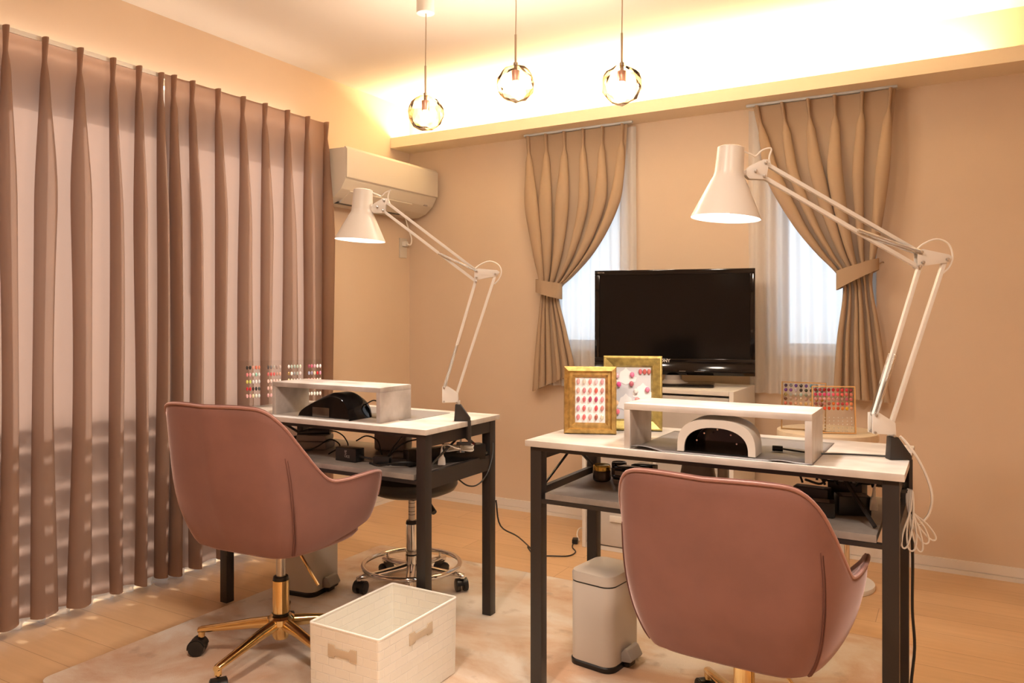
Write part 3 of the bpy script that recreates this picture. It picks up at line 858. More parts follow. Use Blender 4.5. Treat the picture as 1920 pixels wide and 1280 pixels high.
for (cx, cz, s, tips) in ((-0.022, 0.168, 1.15, [(-0.028, 0.006, 'E2B6C4'), (0.020, 0.009, 'DC7AA0'), (-0.022, -0.022, 'E05A98'), (0.018, -0.020, 'B86070')]),
                          (0.032, 0.120, 1.15, [(-0.022, 0.005, 'E8E0DC'), (0.014, 0.010, 'DE80A0'), (-0.018, -0.022, 'E89090')]),
                          (-0.022, 0.085, 1.15, [(-0.03, 0.002, 'ECC8A8'), (-0.026, -0.026, 'E87888'), (0.02, 0.0, 'E0A8B0')])):
    b = MB(); b.prism(lotus(cx, cz, s), -0.0026, -0.0012, 'y'); b.build('lotus_card', 'card', fr2, smooth=False)
    for (dx, dz, c_) in tips: add_tip(fr2, hx(c_), 0.015, 0.018, (cx + dx, -0.0085, cz + dz), (0, 0, 0), True)
for k, c_ in enumerate(('D06A72', 'C0605F', 'CC7068')): add_tip(fr2, hx(c_), 0.0125, 0.018, (0.024 + 0.0135 * k, -0.0045, 0.187), (0, 0, 0), True)

# acrylic tip stand on the left desk
st = thing('nail_tip_display', 'clear acrylic stand of many coloured nail tips at the left end of the curtain-side desk', 'nail tip display', (0.562, -1.585, DZ), radians(54))
b = MB(); b.box(-0.16, 0.16, -0.0015, 0.0015, 0.004, 0.185); b.build('panel', 'acrylic', st, smooth=False)
b = MB(); b.box(-0.16, 0.16, -0.03, 0.03, 0.0, 0.004); b.build('foot', 'acrylic', st, smooth=False)
cols = [['303030', '2A2A2A', 'C89080', 'D07058', 'D89078'], ['E08A90', 'E2A0A8', 'DCDCD8', '90C8B8', 'D8E0E0'], ['D8D070', 'C8D878', 'D0D0D8', 'E4E4E8', 'D8D8DC'], ['C02830', 'C83038', '3C3838', '303030', '484848'], ['E0B0B0', 'E0A8A8', 'D8C8A0', 'D8DCD0', 'D0D8D8'],
        ['585050', '807878', 'B0A8A0', 'A08880', 'C0B0A8'], ['D07070', 'D85858', 'D86868', 'C09080', 'C8A090'], ['E8C8C0', 'E8D0C8', 'E0C0B8', 'E8C8C0', 'E0D0C8'], ['D8B0A8', 'E0B8B0', 'D8A8A0', 'E0C0B8', 'D8B8B0'], ['D8A0A0', 'E0B0B0', 'D89898', 'E0C0B8', 'D8B8B0'],
        ['E8E8E8', 'B8C8C0', 'A8B8B0', 'B0C0B0', 'D8D8C8'], ['A88858', 'E8F0F0', '989898', 'A8B0A8', 'E0C8C8'], ['E8D8A8', 'E8E0C8', 'E0D8D0', 'E0E0E0', 'E8E8E0'], ['A8B098', 'C8D0C0', 'D8D8D0', 'C0C8B8', 'D0D0C8'], ['E8E8E8', 'E0E0E0', 'D8D8D8', 'E8E8E8', 'E0E0E8'],
        ['A85068', 'C86080', 'D8A8B8', 'F4F0F4', 'F4E4F0'], ['A8B0D0', '9890A8', 'E8D8C0', 'D02830', 'D898B8'], ['E8A8A0', 'E0A098', 'E8C0B8', 'E8D0C8', 'E8D8D0'], ['D8D0C8', 'E0E0E0', '98B8A8', '90B8A0', 'D0D8D0'], ['E8E0D8', 'E8E8E0', 'E0E8E0', 'D8E0D8', 'E0D8D8']]
for c_ in range(4):
    for r_ in range(5):
        for k in range(5):
            x = -0.132 + 0.081 * c_ + 0.0115 * k
            add_tip(st, hx(cols[c_ * 5 + r_][k]), 0.0095, 0.0165, (x, -0.0055, 0.158 - 0.0285 * r_), (0, 0, 0))

# gel palettes in gold frames on the round side table
def palette(loc, rz, w, h, label, colours, nc, nr_empty, z_base):
    t = thing('polish_palette', label, 'polish palette', loc, rz)
    t.rotation_euler = (radians(-5), 0, rz)
    b = MB()
    for (x0, x1, z0, z1) in ((-w / 2, w / 2, 0, 0.0045), (-w / 2, w / 2, h - 0.0045, h), (-w / 2, -w / 2 + 0.0045, 0.0046, h - 0.0046), (w / 2 - 0.0045, w / 2, 0.0046, h - 0.0046)):
        b.box(x0, x1, -0.006, 0.006, z0, z1)
    b.build('frame', 'gold_wire', t, smooth=False)
    b = MB(); b.box(-w / 2 + 0.005, w / 2 - 0.005, 0.001, 0.003, 0.005, h - 0.005); b.build('panel', 'acrylic', t, smooth=False)
    nr = len(colours)
    px = (w - 0.014) / nc; pz = 0.0185
    for j, row in enumerate(colours):
        for i, c_ in enumerate(row):
            add_tip(t, hx(c_), 0.0135, 0.0150, (-w / 2 + 0.007 + px * (i + 0.5), -0.003, h - 0.016 - pz * j), (0, 0, 0), False, 'polish_swatch')
    b = MB()
    for j in range(nr_empty):
        for i in range(nc):
            b.sphere((-w / 2 + 0.007 + px * (i + 0.5), -0.001, h - 0.016 - pz * (nr + j * 0.72)), 0.0022, seg=6)
    if nr_empty: b.build('empty_pegs', 'white_plastic', t)
    return t
TZ = 0.638
palA = [['3A2848', '707078', '5A3A88', '2C2428', '584088', '58A0C0', '808888', 'C0B8B0'], ['5A3080', '7A4888', 'B0A8B8', '383430', '38402C', '343830', '607868', '80786C'], ['8A7840', 'A8A8A0', 'B0B0A8', 'A8C0B8', '808878', 'B0A8A0', 'B8B0A8', 'C0B0A0'], ['5A3020', 'A08878', 'B89888', 'B8A080', 'B08878', 'B89840', 'B89030', 'B88840'], ['C87058', 'B87058', 'D8A888', 'E0B888', 'D0A860', 'E0B070', 'D8A878', '986858']]
palB = [['8A2430', 'A83038', 'A02028', '982028', 'B02830', 'C03038', 'C82C38', 'C83040', '983840'], ['C84060', 'D84070', 'E84888', 'E068A0', 'E86078', 'E86068', 'E86860', 'D86868', 'D87868'], ['D89898', 'D898A0', 'E0A8A8', 'E89888', 'D09890', 'C08080', 'B08078', 'C86878', 'C06868'], ['805050', 'B07068', 'B88078', 'A06058', 'D07030', 'D04850', 'B03838', 'E86060', 'E89060'], ['E87030', 'E86830', 'E05840', 'D04028', 'E08050', 'C85828', 'E08838', 'E8B020', 'D8A080'], ['E0A880']]
palette((2.405, -0.478, TZ + 0.001), radians(2), 0.175, 0.198, 'gold-framed palette of dark and neutral polish swatches, left of the pair on the round table', palA, 8, 0, TZ)
palette((2.528, -0.512, TZ + 0.001), radians(22), 0.168, 0.190, 'gold-framed palette of red and pink polish swatches, right of the pair on the round table', palB, 9, 5, TZ)
t = thing('round_side_table', 'small round pale side table behind the right desk', 'side table', (2.490, -0.43, 0))
b = MB(); b.cyl((0, 0, TZ - 0.033), (0, 0, TZ), 0.196, seg=64, bev=0.004); b.build('tabletop', 'wood_light', t)
b = MB(); b.cyl((0.07, 0.055, 0.0205), (0.07, 0.055, TZ - 0.0335), 0.011, seg=20); b.build('pole', 'chrome', t)
b = MB(); b.cyl((0.03, 0.02, 0.0), (0.03, 0.02, 0.02), 0.15, seg=48, bev=0.004); b.build('base', 'white_plastic', t)

# ------------------------------------------------------------------ storage drawers and television
t = thing('storage_cabinet', 'low white drawer unit with frosted plastic drawers under the television', 'drawer unit', (1.752, -0.25, 0))
w, d, h = 0.362, 0.205, 0.78
b = MB()
b.box(-w, -w + 0.02, -d, d, 0, h, 0.002); b.box(w - 0.02, w, -d, d, 0, h, 0.002); b.box(-w + 0.021, w - 0.021, -d + 0.002, d, h - 0.02, h, 0.002)
b.box(-w + 0.021, w - 0.021, -d + 0.004, d, 0, 0.02); b.box(-0.008, 0.008, -d + 0.004, d, 0.0205, h - 0.0205)
b.build('carcass', 'white_plastic', t)
for c_ in range(2):
    for r_ in range(4):
        xa = -w + 0.022 + c_ * 0.349; xb = xa + 0.331; za = 0.026 + r_ * 0.184; zb_ = za + 0.172
        b = MB(); b.box(xa, xb, -d - 0.004, d - 0.03, za, zb_, 0.006)
        dr = b.build('drawer', 'drawer', t)
        b = MB(); b.box((xa + xb) / 2 - 0.04, (xa + xb) / 2 + 0.04, -d - 0.014, -d - 0.0045, zb_ - 0.055, zb_ - 0.025, 0.003); b.build('handle', 'white_plastic', dr)
t = thing('television', 'flat black television standing between the two small windows', 'television', (1.782, -0.27, 0.78), radians(14))
b = MB(); b.box(-0.373, 0.373, -0.02, 0.03, 0.052, 0.552, 0.004); b.box(-0.30, 0.30, 0.03, 0.07, 0.10, 0.48, 0.01); b.build('housing', 'black_plastic', t)
b = MB()
for (x0, x1, z0, z1) in ((-0.373, 0.373, 0.530, 0.552), (-0.373, -0.350, 0.1305, 0.5295), (0.350, 0.373, 0.1305, 0.5295), (-0.373, 0.373, 0.108, 0.130)):
    b.box(x0, x1, -0.030, -0.0205, z0, z1, 0.002)
b.prism([(-0.0205, 0.053), (-0.024, 0.053), (-0.036, 0.066), (-0.036, 0.074), (-0.030, 0.1075), (-0.0205, 0.1075)], -0.373, 0.373, 'x', 0.0008)
b.build('bezel', 'black_gloss', t)
b = MB(); b.box(-0.3495, 0.3495, -0.0245, -0.0202, 0.1305, 0.5295); b.build('screen', 'screen', t, smooth=False)
b = MB(); b.prism(rrect(-0.19, 0.19, -0.10, 0.12, 0.02), 0.0005, 0.014, 'z', 0.003); b.build('stand_base', 'black_gloss', t)
b = MB(); b.lathe([(0.07, 0.0145), (0.055, 0.018), (0.04, 0.03), (0.038, 0.052)], seg=36); b.build('stand_neck', 'grey_plastic', t)
def text_part(body, size, loc, rot, mt, parent, name='lettering', extrude=0.0004, bold=0.0):
    cu = bpy.data.curves.new(name, 'FONT'); cu.body = body; cu.size = size; cu.extrude = extrude; cu.offset = bold; cu.align_x = 'CENTER'; cu.align_y = 'CENTER'
    o = bpy.data.objects.new(name + '_curve', cu); COL.objects.link(o)
    dg = bpy.context.evaluated_depsgraph_get(); dg.update()
    me = bpy.data.meshes.new_from_object(o.evaluated_get(dg))
    bpy.data.objects.remove(o); bpy.data.curves.remove(cu)
    me.materials.clear(); me.materials.append(M[mt] if isinstance(mt, str) else mt)
    r = bpy.data.objects.new(name, me); COL.objects.link(r); r.parent = parent; r.location = loc; r.rotation_euler = rot
    return r
M['logo'] = mat('silver_lettering', (0.75, 0.74, 0.72), 0.3)
text_part('SONY', 0.021, (-0.040, -0.0308, 0.119), (radians(90), 0, 0), 'logo', t, 'brand_lettering', bold=0.0006)
text_part('BRAVIA', 0.010, (-0.342, -0.0305, 0.541), (radians(90), 0, 0), 'grey_plastic', t, 'small_lettering')
b = MB(); b.box(0.03, 0.06, -0.0362, -0.0350, 0.0705, 0.0725); b.box(0.10, 0.145, -0.0362, -0.0350, 0.0705, 0.0722); b.build('indicator', 'steel', t, smooth=False)

# ------------------------------------------------------------------ swing-arm desk lamps
def arm_lamp(loc, rz, J, label, power):
    t = thing('swing_arm_lamp', label, 'desk lamp', loc, rz, 'white swing-arm desk lamps')
    V = lambda p, y=0.0: Vector((p[0], y, p[1]))
    # clamp
    b = MB()
    b.prism([(-0.026, 0.001), (-0.022, 0.058), (-0.004, 0.058), (0.030, 0.010), (0.030, 0.001)], -0.013, 0.013, 'y', 0.0015)
    b.box(0.022, 0.032, -0.013, 0.013, -0.075, 0.002, 0.001)
    b.box(-0.018, 0.032, -0.013, 0.013, -0.083, -0.0745, 0.001)
    cl = b.build('clamp', 'black_metal', t)
    b = MB(); b.cyl((-0.004, 0, -0.110), (-0.004, 0, -0.030), 0.0035, seg=12); b.cyl((-0.004, 0, -0.030), (-0.004, 0, -0.0260), 0.011, seg=20)
    b.build('clamp_screw', 'steel', cl)
    b = MB(); b.tube([(-0.018, 0, -0.108), (0.010, 0, -0.108)], 0.003, 8, smooth=1); b.build('screw_handle', 'black_plastic', cl)
    b = MB(); b.cyl((-0.012, 0, 0.0585), (-0.012, 0, 0.072), 0.0065, seg=16); b.build('post', 'white_paint', t)
    # base plate
    bl, tl, br = J['bl'], J['tl'], J['br']
    b = MB()
    for y in (-0.0135, 0.0115):
        b.prism([(bl[0] - 0.006, bl[1] - 0.003), (bl[0] - 0.006, tl[1] + 0.004), (tl[0] + 0.008, tl[1] + 0.006), (br[0] + 0.004, br[1] + 0.032), (br[0] + 0.006, br[1] + 0.002)], y, y + 0.002, 'y', 0.0004)
    b.build('base_bracket', 'white_paint', t)
    # lower rods
    def rod(p, q, y, r=0.0048):
        b = MB(); a, c = V(p, y), V(q, y); dr = (c - a).normalized(); nn = Vector((-dr.z, 0, dr.x))
        m = Matrix(((dr.x, nn.x, 0, (a.x + c.x) / 2), (0, 0, 1, y), (dr.z, nn.z, 0, (a.z + c.z) / 2), (0, 0, 0, 1)))
        Ln = (c - a).length / 2
        b.box(-Ln, Ln, -r, r, -0.006, 0.006, 0.0008, mtx=m)
        return b.build('arm_rod', 'white_paint', t)
    rod(J['la0'], J['la1'], 0.0); rod(J['lb0'], J['lb1'], 0.0)
    rod(J['ua0'], J['ua1'], 0.0); rod(J['ub0'], J['ub1'], 0.0)
    # springs
    def spring(p, q, y):
        a, c = V(p, y), V(q, y); n = int((c - a).length / 0.0022); pts = []
        dr = (c - a).normalized(); nn = Vector((-dr.z, 0, dr.x)); Ln = (c - a).length
        for i in range(n * 6 + 1):
            th = i / 6 * 2 * pi
            pts.append(a + dr * Ln * i / (n * 6) + nn * 0.0042 * cos(th) + Vector((0, 1, 0)) * 0.0042 * sin(th))
        b = MB(); b.tube(pts, 0.0009, 4, smooth=1); b.build('spring', 'chrome', t)
    mid = lambda p, q, f: (p[0] + (q[0] - p[0]) * f, p[1] + (q[1] - p[1]) * f)
    for y in (-0.0135, 0.0135):
        spring(tl, mid(J['la0'], J['la1'], 0.40), y)
        spring(J['ua0'], mid(J['ub0'], J['ub1'], 0.40), y)
    # elbow plates
    b = MB(); e1, e2, e3 = J['ua0'], J['lb1'], J['ub0']
    for y in (-0.0095, 0.0075):
        b.prism([(e1[0] - 0.008, e1[1] + 0.004), (e1[0] - 0.008, e3[1] - 0.006), (J['la1'][0] + 0.002, J['la1'][1] - 0.009), (e2[0] + 0.004, e2[1] - 0.008), (e2[0] + 0.014, e2[1] + 0.006), (e2[0] + 0.006, e2[1] + 0.012), (e1[0] + 0.006, e1[1] + 0.008)], y, y + 0.002, 'y', 0.0004)
    b.build('elbow_bracket', 'white_paint', t)
    # head bracket
    h1, h2, nk = J['ua1'], J['ub1'], J['neck']
    b = MB()
    for y in (-0.0095, 0.0075):
        b.prism([(h1[0] + 0.010, h1[1] + 0.008), (h2[0] + 0.006, h2[1] - 0.008), (nk[0] + 0.004, nk[1] - 0.015), (nk[0] - 0.004, nk[1] - 0.006), (nk[0] - 0.004, nk[1] + 0.006), (nk[0] + 0.004, nk[1] + 0.017), (h1[0] - 0.005, h1[1] + 0.008)], y, y + 0.002, 'y', 0.0004)
    b.cyl(V(nk) + Vector((0.006, 0, 0)), V(nk) + Vector((-0.022, 0, 0.0)), 0.008, seg=16)
    b.build('head_bracket', 'white_paint', t)
    # bolts
    for p in (tl, bl, br, J['ua0'], J['ub0'], e2, J['la1'], h1, h2, mid(nk, mid(h1, h2, .5), 0.45)):
        b = MB(); b.cyl(V(p, -0.0175), V(p, 0.0175), 0.0036, seg=10, bev=0.0006); b.build('bolt', 'steel', t)
    # shade
    top, neck, bot = V(J['top']), V(J['cyl']), V(J['bot'])
    ax = (top - bot).normalized(); q = ax.to_track_quat('Z', 'Y').to_matrix().to_4x4()
    hc = (top - neck).length; hb = (neck - bot).length
    m = Matrix.Translation(bot) @ q
    b = MB(); H = hb + hc
    b.lathe([(0.0, H), (0.027, H), (0.033, H - 0.003), (0.036, hb + 0.012), (0.0385, hb), (0.045, hb - 0.012), (0.086, 0.004), (0.0875, 0.0), (0.086, 0.0005), (0.0845, 0.004), (0.043, hb - 0.014), (0.036, hb), (0.031, H - 0.006), (0.0, H - 0.006)], mtx=m, seg=56)
    sh = b.build('lamp_shade', 'white_paint', t, ang=30)
    b = MB(); b.sphere((0, 0, 0.045), 0.030, (1, 1, 1.15), 24, mtx=m); b.build('bulb', 'lamp_bulb', sh)
    b = MB(); b.cyl(m @ Vector((0, 0, 0.075)), m @ Vector((0, 0, H - 0.012)), 0.016, seg=16); b.build('bulb_socket', 'white_paint', sh)
    l = point_light('lamp_bulb_light', m @ Vector((0, 0, 0.006)), power, (1.0, 0.90, 0.80), 0.04, t, 'SPOT')
    l.data.shadow_soft_size = 0.035; l.data.spot_size = radians(120); l.data.spot_blend = 0.5
    l.rotation_euler = (-ax).to_track_quat('-Z', 'Y').to_euler()
    # cords
    b = MB()
    tp = V(J['top']); r0 = tp + Vector((0.033, 0, -0.012))
    b.tube([r0, r0 + Vector((0.020, 0, -0.008)), r0 + Vector((0.030, 0, -0.012)), r0 + Vector((0.045, 0, 0.002)), r0 + Vector((0.062, 0, 0.008)), V(h1) + Vector((0.018, 0, 0.035)), V(h1) + Vector((0.012, 0, 0.012)), V(h1, 0.004) + Vector((0.02, 0, -0.016))], 0.0024, 8)
    b.build('shade_cord', 'cord_white', t)
    b = MB(); e = V(e1); f = V(e2)
    b.tube([e + Vector((-0.01, 0, 0.004)), e + Vector((0.012, 0, 0.022)), e + Vector((0.045, 0, 0.034)), e + Vector((0.075, 0, 0.022)), f + Vector((0.020, 0, 0.008)), f + Vector((0.012, 0, -0.018)), f + Vector((-0.004, 0.002, -0.035))], 0.0024, 8)
    b.build('elbow_cord', 'cord_white', t)
    return t
JL = dict(bl=(-0.061, 0.068), tl=(-0.061, 0.116), br=(-0.017, 0.064), la0=(-0.061, 0.112), la1=(0.052, 0.500), lb0=(-0.022, 0.080), lb1=(0.118, 0.512),
          ua0=(0.052, 0.522), ua1=(-0.269, 0.766), ub0=(0.050, 0.485), ub1=(-0.273, 0.731), neck=(-0.310, 0.738), top=(-0.343, 0.806), cyl=(-0.343, 0.725), bot=(-0.354, 0.628))
JR = dict(bl=(-0.064, 0.070), tl=(-0.061, 0.114), br=(-0.016, 0.062), la0=(-0.060, 0.112), la1=(0.058, 0.500), lb0=(-0.020, 0.080), lb1=(0.120, 0.508),
          ua0=(0.054, 0.526), ua1=(-0.339, 0.753), ub0=(0.050, 0.490), ub1=(-0.343, 0.718), neck=(-0.384, 0.727), top=(-0.424, 0.795), cyl=(-0.427, 0.718), bot=(-0.438, 0.612))
arm_lamp((1.462, -1.605, DZ), radians(30), JL, 'white swing-arm lamp clamped to the curtain-side desk', 14)
arm_lamp((2.826, -1.655, DZ), radians(30), JR, 'white swing-arm lamp clamped to the desk in front of the television', 14)

# ------------------------------------------------------------------ castors shared by chairs and stool
def castor(parent, pos, ang, r=0.026, z0=RZ):
    """twin-wheel castor; built at parent local pos"""
    c = bpy.data.objects.new('castor', None); COL.objects.link(c); c.parent = parent; c.location = (pos[0], pos[1], 0); c.rotation_euler = (0, 0, ang); c.empty_display_size = 0.03
    for s in (-1, 1):
        b = MB(); b.cyl((s * 0.006, 0.012, z0 + r), (s * 0.025, 0.012, z0 + r), r, seg=28, bev=0.004); b.build('wheel', 'black_plastic', c)
    b = MB()
    pts = [(0.012 + (r + 0.003) * cos(a), z0 + r + (r + 0.003) * sin(a)) for a in [radians(x) for x in range(-10, 171, 15)]]
    pin = [(0.012 + (r * 0.5) * cos(a), z0 + r + (r * 0.5) * sin(a)) for a in [radians(x) for x in range(170, -11, -15)]]
    b.prism(pts + pin, -0.005, 0.005, 'x'); b.prism(pts + [(0.012 + (r + 0.0005) * cos(a), z0 + r + (r + 0.0005) * sin(a)) for a in [radians(x) for x in range(170, -11, -15)]], -0.022, 0.022, 'x')
    b.build('wheel_hood', 'black_plastic', c)
    b = MB(); b.cyl((0, 0, z0 + r * 2 + 0.002), (0, 0, z0 + r * 2 + 0.022), 0.005, seg=12); b.build('swivel_pin', 'black_plastic', c)
    return c

# ------------------------------------------------------------------ pink velvet chairs
def shell_path(t, k):
    """plan outline; t in -1..1 (0 = middle of the back, +-1 = arm fronts); k in 0 (bottom) .. 1 (rim)"""
    keysx = [(0, 0.0), (0.30, 0.190), (0.40, 0.240), (0.52, 0.266), (0.75, 0.278), (0.90, 0.268), (1.0, 0.240)]
    keysy = [(0, -0.250), (0.30, -0.240), (0.40, -0.195), (0.52, -0.105), (0.75, 0.060), (0.90, 0.175), (1.0, 0.230)]
    a = abs(t)
    x = cr(keysx, a); y = cr(keysy, a)
    return (math.copysign(x, t) if t else 0.0), y

def pink_chair(loc, rz, seat_z, label, cr_ang):
    t = thing('velvet_office_chair', label, 'office chair', loc, rz, 'pink velvet swivel chairs with gold bases')
    zb = seat_z
    def rim(a):  # rim height over the wrap
        return cr([(0, 0.462), (0.22, 0.462), (0.31, 0.450), (0.37, 0.41), (0.43, 0.345), (0.50, 0.270), (0.56, 0.232), (0.63, 0.222), (0.75, 0.222), (0.86, 0.220), (0.93, 0.208), (0.975, 0.175), (1.0, 0.125)], a)
    def surf(tt, s):
        a = abs(tt); H = rim(a)
        x, y = shell_path(tt, s)
        zf = s ** 1.15
        low = 0.022 + 0.05 * max(0, a - 0.6) / 0.4 + 0.03 * max(0, a - 0.9) / 0.1
        z = low + (H - low) * zf
        # taper towards the seat base, lean of the back
        q_ = 1 - min(1, z / 0.23)
        k = 0.70 + 0.30 * math.sqrt(max(0, 1 - q_ * q_))
        kx = k * (1 + 0.06 * min(1, z / 0.26))
        lean = -0.075 * max(0, (z - 0.06)) / 0.4 * max(0, 1 - a / 0.62) ** 0.6
        kback = 1 + 0.12 * max(0, (z - 0.15)) * max(0, 1 - a / 0.6)
        bulge = -0.012 * sin(pi * s) * max(0, 1 - a / 0.35)
        return Vector((x * kx * kback * 0.94, (y * k + lean + bulge) * 0.96, zb + z))
    NT, NS = 72, 18
    rows = []
    for j in range(NS + 1):
        rows.append([surf(-1 + 2 * i / NT, j / NS) for i in range(NT + 1)])
    # inner skin
    def inner(tt, s):
        p = surf(tt, s); d = 0.012 + 0.038 * min(1, (1 - s) / 0.25)
        x, y = p.x, p.y
        L = math.hypot(x, y - 0.02) or 1
        return Vector((x - x / L * d, y - (y - 0.02) / L * d, p.z))
    rin = [[inner(-1 + 2 * i / NT, j / NS) for i in range(NT + 1)] for j in range(NS, -1, -1)]
    rimtop = [[(a + b_) / 2 + Vector((0, 0, 0.010)) for a, b_ in zip(rows[-1], rin[0])]]
    b = MB(); R = b.grid(rows + rimtop + rin)
    # close the arm fronts
    for c_ in (0, NT):
        loop = [row[c_] for row in R]
        m = (NS + 1)
        outer = loop[:m]; tp = loop[m]; inn = loop[m + 1:][::-1]
        for j in range(m - 1):
            try: b.bm.faces.new((outer[j], outer[j + 1], inn[j + 1], inn[j]))
            except Exception: pass
        try: b.bm.faces.new((outer[-1], tp, inn[-1]))
        except Exception: pass
    b.build('backrest_shell', 'velvet', t, ang=60)
    # underside pan and seat cushion
    def outline(k, z, y_front, sc=1.0):
        pts = []
        n = 48
        for i in range(n + 1):
            tt = -0.93 + 1.86 * i / n; p = shell_path(tt, 0)
            pts.append(Vector((p[0] * k * sc, p[1] * k * sc, z)))
        # front edge
        a, c_ = pts[-1], pts[0]
        for i in range(1, 12):
            f = i / 12
            pts.append(Vector((a.x + (c_.x - a.x) * f, a.y + y_front * sin(pi * f) ** 0.6, z)))
        return pts
    pan = [outline(0.30, zb - 0.004, 0.01), outline(0.55, zb - 0.001, 0.02), outline(0.70, zb + 0.008, 0.03), outline(0.75, zb + 0.024, 0.035), outline(0.73, zb + 0.075, 0.035), outline(0.73, zb + 0.085, 0.035)]
    b = MB(); R = b.grid(pan, closed_u=True); b.bm.faces.new(R[0]); b.build('seat_pan', 'velvet', t, ang=60)
    cu = [outline(0.73, zb + 0.086, 0.05), outline(0.78, zb + 0.10, 0.06), outline(0.80, zb + 0.145, 0.06), outline(0.80, zb + 0.165, 0.055), outline(0.6, zb + 0.176, 0.03), outline(0.3, zb + 0.18, 0.01)]
    b = MB(); R = b.grid(cu, closed_u=True); b.bm.faces.new(R[0]); b.bm.faces.new(R[-1]); b.build('seat_cushion', 'velvet', t, ang=60)
    # piping: rim and back seams
    b = MB(); b.tube([surf(-1 + 2 * i / 110, 1.0) + Vector((0, 0, 0.004)) for i in range(111)], 0.0042, 8, smooth=1); b.build('rim_piping', 'piping', t)
    for sgn in (-1, 1):
        b = MB()
        for off in (-0.0045, 0.0045):
            pts = []
            for i in range(30):
                s = 0.0 + 0.80 * i / 29
                tt = sgn * (0.395 + off + 0.01 * (1 - s) - 0.035 * s * s)
                p = surf(tt, s); n_ = Vector((p.x, p.y, 0)).normalized()
                pts.append(p + n_ * 0.0012)
            b.tube(pts, lambda f: 0.0034 * (1 - 0.75 * f), 6, smooth=1)
        b.build('back_seam', 'seam', t)
    # mechanism + lever
    b = MB(); b.box(-0.06, 0.06, -0.07, 0.07, zb - 0.030, zb - 0.0045, 0.004); b.build('seat_plate', 'black_plastic', t)
    b = MB(); b.tube([(0.05, 0.0, zb - 0.026), (0.078, 0.0, zb - 0.032), (0.092, 0.0, zb - 0.046), (0.148, 0.0, zb - 0.112), (0.152, 0.0, zb - 0.117)], 0.0046, 8, smooth=3); b.build('height_lever', 'gold', t)
    # gas column and base
    b = MB(); b.cyl((0, 0, 0.255), (0, 0, zb - 0.0365), 0.0145, seg=24); b.build('gas_column', 'steel', t)
    b = MB(); b.cyl((0, 0, 0.262), (0, 0, 0.274), 0.0255, 0.023, seg=32, bev=0.002); b.build('collar', 'black_plastic', t)
    b = MB(); b.cyl((0, 0, 0.1492), (0, 0, 0.158), 0.024, 0.028, seg=32); b.build('collar', 'black_plastic', t)
    b = MB(); b.cyl((0, 0, 0.158), (0, 0, 0.2615), 0.0262, seg=36); b.build('column_sleeve', 'gold', t)
    b = MB(); b.lathe([(0.0, 0.075), (0.022, 0.075), (0.027, 0.085), (0.030, 0.118), (0.042, 0.124), (0.042, 0.142), (0.034, 0.149), (0.0, 0.149)], seg=40); b.build('hub', 'gold', t)
    for k in range(5):
        a = cr_ang + 2 * pi * k / 5
        q = Matrix.Rotation(a, 4, 'Z')
        b = MB(); rows = []
        for (x, z, wd, hd) in ((0.030, 0.125, 0.018, 0.020), (0.10, 0.117, 0.016, 0.017), (0.20, 0.101, 0.0135, 0.0125), (0.270, 0.090, 0.0125, 0.0105), (0.278, 0.088, 0.010, 0.009)):
            rows.append([q @ Vector((x, wd * cos(th) * (1 if abs(cos(th)) < .99 else 1), z + hd * sin(th))) for th in [2 * pi * i / 16 for i in range(16)]])
        R = b.grid(rows, closed_u=True); b.bm.faces.new(R[0]); b.bm.faces.new(R[-1])
        p = q @ Vector((0.268, 0, 0))
        b.cyl((p.x, p.y, 0.067), (p.x, p.y, 0.092), 0.0105, seg=20)
        b.build('base_arm', 'gold', t)
        castor(t, (p.x, p.y), a + 0.7 * (k - 2))
    return t
pink_chair((1.070, -2.065, 0), radians(4), 0.385, 'pink velvet swivel chair at the curtain-side desk, its back and right arm showing', radians(200))
pink_chair((2.490, -1.86, 0), radians(-3), 0.285, 'pink velvet swivel chair tucked under the right desk, seen from behind', radians(128))

# ------------------------------------------------------------------ black and chrome stool
t = thing('rolling_stool', 'black-seated chrome rolling stool with foot ring under the curtain-side desk', 'stool', (1.037, -1.333, 0), radians(0))
b = MB(); b.lathe([(0.0, 0.478), (0.10, 0.480), (0.165, 0.474), (0.185, 0.455), (0.187, 0.43), (0.175, 0.41), (0.14, 0.395), (0.0, 0.392)], seg=56); b.build('seat', 'black_plastic', t)
b = MB(); b.box(-0.045, 0.045, -0.045, 0.045, 0.372, 0.3915, 0.004); b.build('seat_plate', 'black_plastic', t)
b = MB(); b.tube([(0.03, -0.01, 0.382), (0.09, -0.03, 0.380), (0.125, -0.045, 0.370)], 0.005, 8); b.tube([(0.105, -0.038, 0.376), (0.155, -0.06, 0.345)], 0.011, 10, smooth=1); b.build('height_lever', 'black_plastic', t)
b = MB(); b.cyl((0, 0, 0.275), (0, 0, 0.3715), 0.0135, seg=24); b.build('gas_column', 'steel', t)
for z in (0.352, 0.335, 0.318, 0.305):
    b = MB(); b.cyl((0, 0, z), (0, 0, z + 0.002), 0.0138, seg=20); b.build('height_mark', 'black_plastic', t)
b = MB(); b.cyl((0, 0, 0.268), (0, 0, 0.282), 0.025, 0.022, seg=32, bev=0.002); b.build('collar', 'black_plastic', t)
b = MB(); b.cyl((0, 0, 0.142), (0, 0, 0.147), 0.0245, seg=32); b.build('collar', 'black_plastic', t)
b = MB(); b.cyl((0, 0, 0.1475), (0, 0, 0.2675), 0.0235, seg=36); b.build('column_sleeve', 'chrome', t)
b = MB(); b.lathe([(0.0, 0.05), (0.02, 0.05), (0.022, 0.08), (0.026, 0.10), (0.026, 0.1415), (0.0, 0.1415)], seg=36); b.build('hub', 'chrome', t)
b = MB(); b.tube([(0.195 * cos(a), 0.195 * sin(a), 0.105) for a in [2 * pi * i / 72 for i in range(72)]], 0.0095, 10, closed=True, smooth=1)
